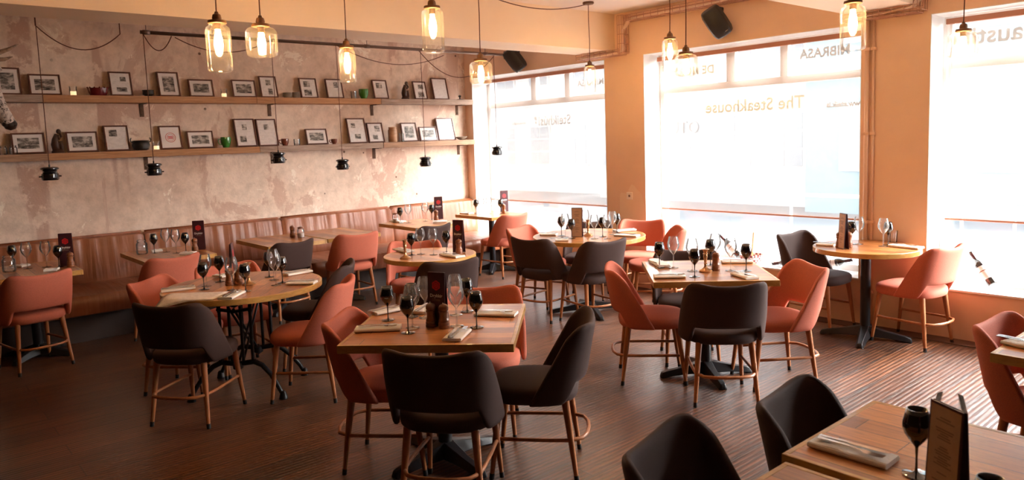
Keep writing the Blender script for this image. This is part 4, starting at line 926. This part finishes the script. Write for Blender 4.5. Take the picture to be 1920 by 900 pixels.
def make_menu():
    """tent of two stiff leaves: dark rose cover to -y, tan inner pages to +y"""
    t = thing('menu_card', 'x', 'menu'); w = 0.052; h = 0.28
    for s, nm in ((-1, 'front_leaf'), (1, 'back_leaf')):
        y0, y1 = s*0.020, s*0.004; v = []
        for x in (-w, w):
            v += [(x, y0-0.0015, 0), (x, y0+0.0015, 0), (x, y1-0.0015, h), (x, y1+0.0015, h)]
        lf = link(nm, v, [(0, 4, 6, 2), (1, 3, 7, 5), (0, 1, 5, 4), (2, 6, 7, 3), (0, 2, 3, 1), (4, 5, 7, 6)], 'menu', t)
        def on(x, z, off=0.0022): return (x, y0+(y1-y0)*z/h+s*off, z)
        if s == -1:
            tilt = math.atan2(y1-y0, h)
            # rose emblem of overlapping petals
            for mi, (mm, rr, nn) in enumerate((('rose', 0.026, 6), ('rosedark', 0.019, 5), ('rose', 0.0135, 5), ('rosedark', 0.008, 4), ('rose', 0.005, 5))):
                vv = [on(0, 0.212, 0.0021+mi*0.0004)]; N = 48
                for i in range(N):
                    a = 2*PI*i/N; r = rr*(0.86+0.16*abs(math.sin(a*nn/2+mi*0.7))); vv.append(on(r*math.cos(a), 0.212+r*math.sin(a), 0.0021+mi*0.0004))
                link('rose_emblem', vv, [(0, 1+i, 1+(i+1) % N) for i in range(N)], mm, lf)
            text_mesh('title', 'Drykkir', 0.024, 'print_white', lf, on(0, 0.158, 0.0022), (PI/2-tilt, 0, 0), 0.0002, bold=0.0006)
            text_mesh('subtitle', 'Drinks', 0.018, 'print_grey', lf, on(0, 0.137, 0.0022), (PI/2-tilt, 0, 0), 0.0002, bold=0.0003)
        else:
            link('tan_page', [on(-w+0.005, 0.004), on(w-0.005, 0.004), on(w-0.005, h-0.006), on(-w+0.005, h-0.006)], [(0, 1, 2, 3)], 'menutan', lf)
            g = G(); rg = random.Random(5); z = h-0.035
            while z > 0.03:
                n = rg.choice((1, 1, 2)); ln = rg.uniform(0.012, 0.03)
                a = [on(-ln, z, 0.0026), on(ln, z, 0.0026), on(ln, z+0.0025, 0.0026), on(-ln, z+0.0025, 0.0026)]; g.add(a, [(0, 1, 2, 3)]); z -= rg.choice((0.006, 0.007, 0.02))
            g.make('printed_lines', 'print_grey', lf)
    return t
def make_jar():
    t = thing('storage_jar', 'x', 'jar')
    G().lathe([(0, 0.004), (0.04, 0.0), (0.048, 0.006), (0.05, 0.02), (0.05, 0.095), (0.046, 0.108), (0.036, 0.116), (0.036, 0.120), (0.040, 0.124), (0.040, 0.136), (0.036, 0.136)], 26, closed_ends=False).make('body', 'glass', t, smooth=True)
    g = G()
    for z in (0.035, 0.06, 0.085): g.tube([(0.0505*math.cos(a*PI/14), 0.0505*math.sin(a*PI/14), z) for a in range(28)], 0.0018, 5, closed=True)
    g.make('moulded_rings', 'glass', t, smooth=True)
    return t
def make_salt():
    t = thing('salt_jar', 'x', 'salt jar')
    G().lathe([(0, 0.003), (0.032, 0), (0.036, 0.006), (0.036, 0.08), (0.03, 0.09), (0.028, 0.098)], 22, closed_ends=False).make('body', 'glass', t, smooth=True)
    G().lathe([(0, 0.004), (0.033, 0.005), (0.033, 0.045), (0, 0.05)], 20, closed_ends=False).make('salt', 'mount', t, smooth='auto')
    G().lathe([(0, 0.096), (0.03, 0.096), (0.031, 0.100), (0.031, 0.110), (0.012, 0.116), (0, 0.118)], 22).make('lid', 'mill', t, smooth='auto')
    return t
def make_napkin(L, crumple=False, seed=0):
    """folded linen: stacked, slightly wavy layers with a rolled front fold"""
    g = G(); w = 0.088 if not crumple else 0.085; rg = random.Random(seed); n = 12; top = 0.017
    lays = ((0.0005, w, 0.0), (0.006, w*0.96, 0.002), (0.0115, w*0.92, -0.002))
    for z, ww, off in lays:
        v = []; f = []
        for i in range(n+1):
            for j in range(7):
                x = -L/2+L*i/n; y = -ww/2+ww*j/6+off; e = min(1, 4*min(i/n, 1-i/n)+0.5)
                zz = z+0.0012*math.sin(i*1.1+seed)+(0.006*noise.noise(Vector((x*30, y*30, seed)))+0.004 if crumple else 0)
                v.append((x+(0.008*noise.noise(Vector((y*20, seed, 1))) if crumple else 0), y+(0.01*math.sin(x*30+seed) if crumple else 0), max(0.0003, zz)))
        m = len(v); v += [(a, b, c+0.0048) for a, b, c in v]
        for i in range(n):
            for j in range(6): q = i*7+j; f.append((q, q+7, q+8, q+1)); f.append((m+q, m+q+1, m+q+8, m+q+7))
        bd = [i*7 for i in range(n+1)]+[n*7+j for j in range(1, 7)]+[i*7+6 for i in range(n-1, -1, -1)]+[j for j in range(5, 0, -1)]
        for a, b in zip(bd, bd[1:]+bd[:1]): f.append((a, b, m+b, m+a))
        g.add(v, f)
    g.tube([(-L/2, -w/2, 0.0088), (0, -w/2-0.001, 0.0088), (L/2, -w/2, 0.0088)], 0.0085, 8)
    return g
def flat_bar(g, st):
    v = []; f = []
    for x, w, z, th in st: v += [(x, -w, z), (x, w, z), (x, w, z+th), (x, -w, z+th)]
    for i in range(len(st)-1):
        for k in range(4): l = (k+1) % 4; f.append((i*4+k, i*4+l, i*4+4+l, i*4+4+k))
    f += [(3, 2, 1, 0), tuple(len(st)*4-4+k for k in range(4))]
    return g.add(v, f)
def make_knife():
    t = thing('table_knife', 'x', 'knife'); flat_bar(G(), [(-0.105, 0.004, 0, 0.003), (-0.09, 0.0065, 0, 0.004), (-0.02, 0.004, 0, 0.004)]).make('handle', 'steel', t, smooth='auto')
    flat_bar(G(), [(-0.02, 0.004, 0.0005, 0.003), (0.0, 0.008, 0.0005, 0.002), (0.07, 0.0085, 0.0005, 0.0015), (0.098, 0.004, 0.0005, 0.001)]).make('blade', 'steel', t, smooth='auto'); return t
def make_fork():
    t = thing('table_fork', 'x', 'fork'); flat_bar(G(), [(-0.10, 0.007, 0, 0.003), (-0.06, 0.005, 0.001, 0.003), (0.0, 0.0028, 0.003, 0.003), (0.03, 0.004, 0.002, 0.003)]).make('handle', 'steel', t, smooth='auto')
    g = G(); flat_bar(g, [(0.03, 0.004, 0.002, 0.003), (0.042, 0.011, 0.001, 0.002), (0.055, 0.0115, 0.0008, 0.002)])
    for y in (-0.009, -0.003, 0.003, 0.009): g.tube([(0.054, y, 0.002), (0.075, y, 0.002), (0.098, y*0.95, 0.005)], 0.0016, 5)
    g.make('tines', 'steel', t, smooth='auto'); return t
PROTO = dict(black=wine_glass('wine_glass', 'wine glass', 'blackglass', 0.185, 0.0375), clear=wine_glass('wine_glass', 'wine glass', 'glass', 0.225, 0.043), mill=make_mill(), candle=make_candle(), menu=make_menu(), jar=make_jar(), salt=make_salt(), knife=make_knife(), fork=make_fork())
GROUP = dict(black='black wine glasses', clear='clear wine glasses', mill='wooden mills', candle='brass candlesticks', menu='standing menus', jar='glass storage jars', salt='salt jars', knife='table knives', fork='table forks', napkin='white napkins')
USED = {k: [] for k in PROTO}; index_kids()
def put(k, loc, rot, lab):
    o = place(PROTO[k], USED[k], loc, rot, lab, GROUP[k]); return o
ITEMS = [
    ('jar', 'B1', -7.342, 0.767, 0.0, 0.0, 0, 'clear glass storage jar on the banquette table nearest the cow head'),
    ('black', 'B1', -7.672, 0.833, 0.0, 0.0, 0, 'black wine glass behind the jar on the table nearest the cow head'),
    ('clear', 'B1', -7.411, 0.904, 0.0, 0.0, 0, 'clear wine glass beside the jar on the table nearest the cow head'),
    ('clear', 'B1', -7.367, 1.038, 0.0, 0.0, 0, 'clear wine glass between napkin and black glass, table nearest the cow head'),
    ('black', 'B1', -7.27, 1.113, 0.0, 0.0, 0, 'black wine glass in front of the menu, table nearest the cow head'),
    ('menu', 'B1', -7.309, 1.183, 65.0, 0.0, 0, 'dark rose menu standing at the end of the table nearest the cow head'),
    ('mill', 'B1', -7.213, 1.191, 0.0, 0.0, 0, 'wooden pepper mill at the menu, table nearest the cow head'),
    ('napkin', 'B1', -7.083, 1.028, 69.0, 0.096, 0, 'folded white napkin by the pink chair, table nearest the cow head'),
    ('napkin', 'B1', -7.581, 0.883, 126.0, 0.08, 0, 'crumpled white napkin behind the jar, table nearest the cow head'),
    ('jar', 'B2', -7.476, 1.824, 0.0, 0.0, 0, 'clear glass storage jar at the end of the second banquette table'),
    ('black', 'B2', -7.449, 1.924, 0.0, 0.0, 0, 'black wine glass on a napkin beside the jar, second banquette table'),
    ('clear', 'B2', -7.425, 2.022, 0.0, 0.0, 0, 'clear wine glass next to the napkin, second banquette table'),
    ('clear', 'B2', -7.26, 2.065, 0.0, 0.0, 0, 'clear wine glass nearer the menu, second banquette table'),
    ('black', 'B2', -7.254, 2.149, 0.0, 0.0, 0, 'black wine glass beside the pepper mill, second banquette table'),
    ('mill', 'B2', -7.252, 2.231, 0.0, 0.0, 0, 'wooden pepper mill before the menu on the second banquette table'),
    ('menu', 'B2', -7.328, 2.3, 62.0, 0.0, 0, 'dark rose menu at the end of the second banquette table'),
    ('napkin', 'B2', -7.554, 1.97, 85.0, 0.089, 0, 'white napkin under the black glass, second banquette table'),
    ('napkin', 'B2', -7.103, 2.123, 51.0, 0.127, 0, 'white napkin behind the pink chair, second banquette table'),
    ('black', 'T3', -5.188, 1.636, 0.0, 0.0, 0, 'black wine glass next to the newspaper, round cast iron table'),
    ('clear', 'T3', -5.287, 1.687, 0.0, 0.0, 0, 'clear wine glass behind the black glass by the newspaper'),
    ('black', 'T3', -5.4, 1.819, 0.0, 0.0, 0, 'black wine glass at the back of the round cast iron table'),
    ('clear', 'T3', -4.986, 1.76, 0.0, 0.0, 0, 'clear wine glass standing by the napkin with fork, cast iron table'),
    ('mill', 'T3', -5.193, 1.813, 0.0, 0.0, 0, 'brown pepper mill behind the clear glass, round cast iron table'),
    ('mill', 'T3', -5.183, 1.87, 0.0, 0.0, 0, 'brown salt mill beside the brass candlestick, round cast iron table'),
    ('candle', 'T3', -5.1, 1.914, 0.0, 0.0, 0, 'brass candlestick among the glasses of the round cast iron table'),
    ('black', 'T3', -4.877, 1.806, 0.0, 0.0, 0, 'black wine glass in front of the brass candlestick, cast iron table'),
    ('menu', 'T3', -5.296, 1.878, 152.0, 0.0, 0, 'dark red menu seen edge on behind the mills, cast iron table'),
    ('black', 'T3', -5.283, 2.138, 0.0, 0.0, 0, 'black wine glass beside the far napkin, round cast iron table'),
    ('clear', 'T3', -5.135, 2.112, 0.0, 0.0, 0, 'clear wine glass behind its twin, round cast iron table'),
    ('clear', 'T3', -4.921, 2.036, 0.0, 0.0, 0, 'clear wine glass in front of its twin, round cast iron table'),
    ('black', 'T3', -4.982, 2.109, 0.0, 0.0, 0, 'black wine glass by the edge napkin, round cast iron table'),
    ('napkin', 'T3', -5.306, 1.502, 76.0, 0.215, 1, 'rolled white napkin beyond the newspaper, round cast iron table'),
    ('napkin', 'T3', -4.781, 1.675, 136.0, 0.213, 1, 'white napkin with fork beside the newspaper'),
    ('napkin', 'T3', -4.828, 2.183, 45.0, 0.199, 1, 'rolled white napkin at the rim, in front, round cast iron table'),
    ('napkin', 'T3', -5.242, 2.338, 97.0, 0.208, 1, 'white napkin at the back rim, round cast iron table'),
    ('napkin', 'T3', -5.586, 1.895, 115.0, 0.089, 0, 'white napkin before the far pink chair, cast iron table'),
    ('paper', 'T3', -4.99, 1.485, 48.0, 0.476, 1, 'folded newspaper sheet hanging over the rim of the round table'),
    ('candle', 'T5', -5.19, 3.265, 0.0, 0.0, 0, 'brass candlestick at the rim of the small round table'),
    ('black', 'T5', -5.312, 3.407, 0.0, 0.0, 0, 'black wine glass next to the candlestick, small round table'),
    ('clear', 'T5', -5.28, 3.478, 0.0, 0.0, 0, 'clear wine glass nearer the candlestick, small round table'),
    ('clear', 'T5', -5.155, 3.525, 0.0, 0.0, 0, 'clear wine glass nearer the menu, small round table'),
    ('black', 'T5', -5.186, 3.683, 0.0, 0.0, 0, 'black wine glass beside the menu, small round table'),
    ('mill', 'T5', -5.022, 3.696, 0.0, 0.0, 0, 'wooden pepper mill before the menu, small round table'),
    ('menu', 'T5', -5.095, 3.751, 22.0, 0.0, 0, 'dark rose menu on the small round table'),
    ('napkin', 'T5', -5.556, 3.483, -7.0, 0.272, 1, 'white napkin before the coral chair, small round table'),
    ('napkin', 'T5', -4.959, 3.579, -2.0, 0.31, 1, 'white napkin before the dark chair, small round table'),
    ('mill', 'B3', -7.43, 3.29, 0.0, 0.0, 0, 'wooden pepper mill on the bare banquette table'),
    ('salt', 'B3', -7.327, 3.336, 0.0, 0.0, 0, 'salt jar with wooden lid on the bare banquette table'),
    ('black', 'B5', -7.593, 4.732, 0.0, 0.0, 0, 'black wine glass at the end of the fifth banquette table'),
    ('salt', 'B5', -7.699, 4.731, 0.0, 0.0, 0, 'small salt jar beside the black glass, fifth banquette table'),
    ('clear', 'B5', -7.503, 4.789, 0.0, 0.0, 0, 'clear wine glass next to the black one, fifth banquette table'),
    ('clear', 'B5', -7.465, 5.009, 0.0, 0.0, 0, 'clear wine glass near the menu, fifth banquette table'),
    ('black', 'B5', -7.548, 5.161, 0.0, 0.0, 0, 'black wine glass near the menu, fifth banquette table'),
    ('mill', 'B5', -7.448, 5.155, 0.0, 0.0, 0, 'wooden pepper mill before the menu, fifth banquette table'),
    ('menu', 'B5', -7.521, 5.246, 70.0, 0.0, 0, 'dark rose menu on the fifth banquette table'),
    ('napkin', 'B5', -7.7, 4.762, 2.0, 0.228, 0, 'white napkin under the black glass, fifth banquette table'),
    ('napkin', 'B5', -7.203, 5.038, 52.0, 0.165, 0, 'white napkin before the dark chair, fifth banquette table'),
    ('napkin', 'B6', -7.742, 5.852, 7.0, 0.171, 1, 'white napkin on the corner table by the first window'),
    ('black', 'B6', -7.623, 5.915, 0.0, 0.0, 0, 'black wine glass on the corner table near the bench'),
    ('clear', 'B6', -7.503, 5.909, 0.0, 0.0, 0, 'clear wine glass beside the black one, corner table'),
    ('clear', 'B6', -7.468, 6.006, 0.0, 0.0, 0, 'clear wine glass in the middle of the corner table'),
    ('black', 'B6', -7.327, 6.088, 0.0, 0.0, 0, 'black wine glass beside the menu on the corner table'),
    ('mill', 'B6', -7.289, 6.11, 0.0, 0.0, 0, 'wooden pepper mill before the menu on the corner table'),
    ('menu', 'B6', -7.502, 6.299, 72.0, 0.0, 0, 'dark rose menu on the corner table by the first window'),
    ('black', 'T4', -5.128, 5.024, 0.0, 0.0, 0, 'black wine glass at the window side of the pillar socket table'),
    ('black', 'T4', -4.897, 4.93, 0.0, 0.0, 0, 'black wine glass in front of the tan menu, big round table'),
    ('clear', 'T4', -5.014, 4.962, 0.0, 0.0, 0, 'clear wine glass between two black ones, big round table'),
    ('menu', 'T4', -4.943, 5.057, 212.0, 0.0, 0, 'menu with tan pages facing the room, big round table'),
    ('clear', 'T4', -5.1, 5.334, 0.0, 0.0, 0, 'clear wine glass behind the candlestick, big round table'),
    ('candle', 'T4', -4.911, 5.172, 0.0, 0.0, 0, 'brass candlestick beside the tan menu, big round table'),
    ('clear', 'T4', -4.706, 5.041, 0.0, 0.0, 0, 'wide clear wine glass over the dark chair back, big round table'),
    ('black', 'T4', -4.744, 5.195, 0.0, 0.0, 0, 'black wine glass in the middle of the big round table'),
    ('clear', 'T4', -4.607, 5.11, 0.0, 0.0, 0, 'clear wine glass right behind the dark chair, big round table'),
    ('clear', 'T4', -4.767, 5.365, 0.0, 0.0, 0, 'clear wine glass by the far napkins, big round table'),
    ('black', 'T4', -4.839, 5.51, 0.0, 0.0, 0, 'black wine glass in front of the pillar, big round table'),
    ('napkin', 'T4', -5.266, 4.983, 34.0, 0.162, 1, 'white napkin at the window end of the big round table'),
    ('napkin', 'T4', -4.851, 5.634, 69.0, 0.222, 1, 'white napkin before the coral chair, back rim, big round table'),
    ('napkin', 'T4', -4.579, 5.357, 15.0, 0.233, 1, 'white napkin along the rim of the big round table'),
    ('napkin', 'T4', -4.877, 4.78, 45.0, 0.104, 1, 'white napkin behind the dark chair, big round table'),
    ('black', 'T6', -3.285, 4.19, 0.0, 0.0, 0, 'black wine glass on the corner napkin, square window table'),
    ('clear', 'T6', -3.208, 4.251, 0.0, 0.0, 0, 'clear wine glass beside the corner napkin, square window table'),
    ('black', 'T6', -2.899, 4.069, 0.0, 0.0, 0, 'black wine glass standing nearest the room, square window table'),
    ('clear', 'T6', -3.038, 4.236, 0.0, 0.0, 0, 'clear wine glass half hidden by a black one, square window table'),
    ('candle', 'T6', -2.956, 4.275, 0.0, 0.0, 0, 'brass candlestick in the middle of the square window table'),
    ('black', 'T6', -3.075, 4.508, 0.0, 0.0, 0, 'black wine glass behind the candlestick, square window table'),
    ('clear', 'T6', -3.049, 4.528, 0.0, 0.0, 0, 'clear wine glass behind the pepper mill, square window table'),
    ('mill', 'T6', -2.926, 4.351, 0.0, 0.0, 0, 'brown pepper mill beside the candlestick, square window table'),
    ('clear', 'T6', -2.836, 4.396, 0.0, 0.0, 0, 'wide clear wine glass by the mill, square window table'),
    ('black', 'T6', -2.756, 4.46, 0.0, 0.0, 0, 'black wine glass on the napkin before the coral chair, window table'),
    ('napkin', 'T6', -3.367, 4.299, -36.0, 0.288, 0, 'folded napkin at the far corner of the square window table'),
    ('napkin', 'T6', -3.014, 3.946, 44.0, 0.203, 1, 'napkin with cutlery at the near corner of the square window table'),
    ('napkin', 'T6', -2.985, 4.706, 38.0, 0.214, 1, 'napkin at the window edge of the square window table'),
    ('napkin', 'T6', -2.646, 4.267, -26.0, 0.188, 1, 'napkin with cutlery before the dark chair, square window table'),
    ('menu', 'T7', -2.698, 5.767, 142.0, 0.0, 0, 'menu seen almost edge on, round pillar table'),
    ('mill', 'T7', -2.746, 5.803, 0.0, 0.0, 0, 'brown pepper mill behind the menu, round pillar table'),
    ('mill', 'T7', -2.691, 5.843, 0.0, 0.0, 0, 'brown salt mill beside the menu, round pillar table'),
    ('black', 'T7', -2.75, 6.018, 0.0, 0.0, 0, 'black wine glass behind the salt mill, round pillar table'),
    ('clear', 'T7', -2.704, 6.051, 0.0, 0.0, 0, 'clear wine glass in front of the wall pipe'),
    ('clear', 'T7', -2.507, 6.047, 0.0, 0.0, 0, 'clear wine glass nearest the pink chair, round pillar table'),
    ('black', 'T7', -2.513, 6.152, 0.0, 0.0, 0, 'black wine glass in front of the pillar, round pillar table'),
    ('tumbler', 'T7', -2.54, 6.319, 0.0, 0.0, 0, 'clear tumbler behind the black glass, round pillar table'),
    ('napkin', 'T7', -2.346, 6.083, -9.0, 0.24, 1, 'white napkin at the pink chair, round pillar table'),
    ('napkin', 'T7', -2.875, 5.845, 10.0, 0.138, 1, 'white napkin at the dark chair, round pillar table'),
    ('black', 'T8', -3.432, 2.031, 0.0, 0.0, 0, 'black wine glass between two napkins, central square table'),
    ('black', 'T8', -3.118, 1.957, 0.0, 0.0, 0, 'black wine glass nearest the room side, central square table'),
    ('clear', 'T8', -3.186, 2.028, 0.0, 0.0, 0, 'clear wine glass right behind the front black glass, central table'),
    ('black', 'T8', -3.397, 2.163, 0.0, 0.0, 0, 'black wine glass behind the clear pair, central square table'),
    ('clear', 'T8', -3.32, 2.199, 0.0, 0.0, 0, 'clear wine glass beside the rose menu, central square table'),
    ('mill', 'T8', -3.131, 2.107, 0.0, 0.0, 0, 'dark wooden mill behind the rose menu, central square table'),
    ('mill', 'T8', -3.062, 2.139, 0.0, 0.0, 0, 'turned wooden pepper mill before the rose menu, central square table'),
    ('menu', 'T8', -3.129, 2.152, 22.0, 0.0, 0, 'dark rose menu in the middle of the central square table'),
    ('clear', 'T8', -3.038, 2.203, 0.0, 0.0, 0, 'tall clear wine glass at the fork napkin, central square table'),
    ('clear', 'T8', -3.242, 2.347, 0.0, 0.0, 0, 'clear wine glass at the back of the central square table'),
    ('black', 'T8', -3.266, 2.443, 0.0, 0.0, 0, 'black wine glass near the back edge, central square table'),
    ('black', 'T8', -2.944, 2.259, 0.0, 0.0, 0, 'black wine glass next to the fork napkin, central square table'),
    ('napkin', 'T8', -3.289, 1.886, 52.0, 0.232, 1, 'long white napkin at the coral chair, near corner, central square table'),
    ('napkin', 'T8', -3.614, 2.121, 92.0, 0.168, 1, 'white napkin at the back left corner of the central square table'),
    ('napkin', 'T8', -3.471, 2.289, 122.0, 0.173, 1, 'white napkin behind the glasses, back edge, central square table'),
    ('napkin', 'T8', -2.88, 2.082, 127.0, 0.188, 1, 'short white napkin with fork before the dark chair, central square table'),
    ('napkin', 'T8', -3.079, 2.5, 35.0, 0.228, 1, 'white napkin before the coral chair at the back, central square table'),
    ('black', 'T9', -0.766, 2.081, 0.0, 0.0, 0, 'large black wine glass on the lower right plank table'),
    ('menu', 'T9', -0.627, 1.893, 150.0, 0.0, 0, 'menu with tan pages on the lower right plank table'),
    ('clear', 'T9', -0.703, 2.131, 0.0, 0.0, 0, 'clear wine glass hidden behind the tan menu'),
    ('napkin', 'T9', -0.946, 2.095, 1.0, 0.227, 1, 'tan napkin with knife and fork, lower right plank table'),
    ('black', 'T9', -0.5, 1.768, 0.0, 0.0, 0, 'black wine glass cut by the bottom edge of the picture'),
    ('napkin', 'T11', -0.929, 3.64, -14.0, 0.079, 1, 'folded napkin on the table cut by the right edge'),
]

TZ = 0.7512; kd = 0
def below(lab):
    return lab.replace('folded white napkin', 'napkin').replace('rolled white napkin', 'napkin').replace('white napkin', 'napkin').replace('long napkin', 'napkin').replace(' with cutlery', '').replace(' with fork', '').replace(' with knife and fork', '')
for i, (k, tb, x, y, a, L, cut, lab) in enumerate(ITEMS):
    ar = math.radians(a)
    if k in PROTO:
        put(k, (x, y, TZ), ar if k == 'menu' else random.uniform(0, 6), lab)
    elif k == 'tumbler':
        lathe_thing('tumbler', tumbler_prof(0.032, 0.095), 'glass', (x, y, TZ), lab, 'glass')
    elif k == 'napkin':
        L = max(0.12, min(0.25, L)) if cut else max(0.09, L); crump = 'crumpled' in lab or (not cut)
        o = make_napkin(L, crump, i).make('napkin', 'linen', None, smooth='auto', loc=(x, y, TZ)); o.rotation_euler = (0, 0, ar); tag(o, lab, 'napkin', GROUP['napkin'])
        if cut:
            c, s = math.cos(ar), math.sin(ar); base = below(lab); fl = 0.0215
            put('knife', (x-s*0.014, y+c*0.014, TZ+fl), ar+0.06, ' '.join(('knife on the '+base).split()[:16]))
            put('fork', (x+s*0.016, y-c*0.016, TZ+fl), ar-0.08, ' '.join(('fork on the '+base).split()[:16]))
    elif k == 'paper':
        n = 16; v = []; f = []; c, s = math.cos(ar), math.sin(ar); Lx, Ly = 0.40, 0.26
        for q in range(2):
            for ii in range(n+1):
                for jj in range(9):
                    u, w = (ii/n-0.5)*Lx*(1-0.06*q), (jj/8-0.5)*Ly*(1-0.05*q); px_, py_ = x+c*u-s*w, y+s*u+c*w
                    r = math.hypot(px_+5.15, py_-1.894); z = TZ+0.0012+0.002*q+0.0008*math.sin(ii*0.9+q)
                    if r > 0.535: z -= (r-0.535)*0.55*(1-0.1*q)
                    v.append((px_-x, py_-y, z-TZ+0.0005))
            m = q*(n+1)*9
            for ii in range(n):
                for jj in range(8): p = m+ii*9+jj; f.append((p, p+9, p+10, p+1))
        o = link('newspaper', v, f, 'news', None, smooth=True, loc=(x, y, TZ)); sd_ = o.modifiers.new('thick', 'SOLIDIFY'); sd_.thickness = 0.0008; tag(o, lab, 'newspaper')
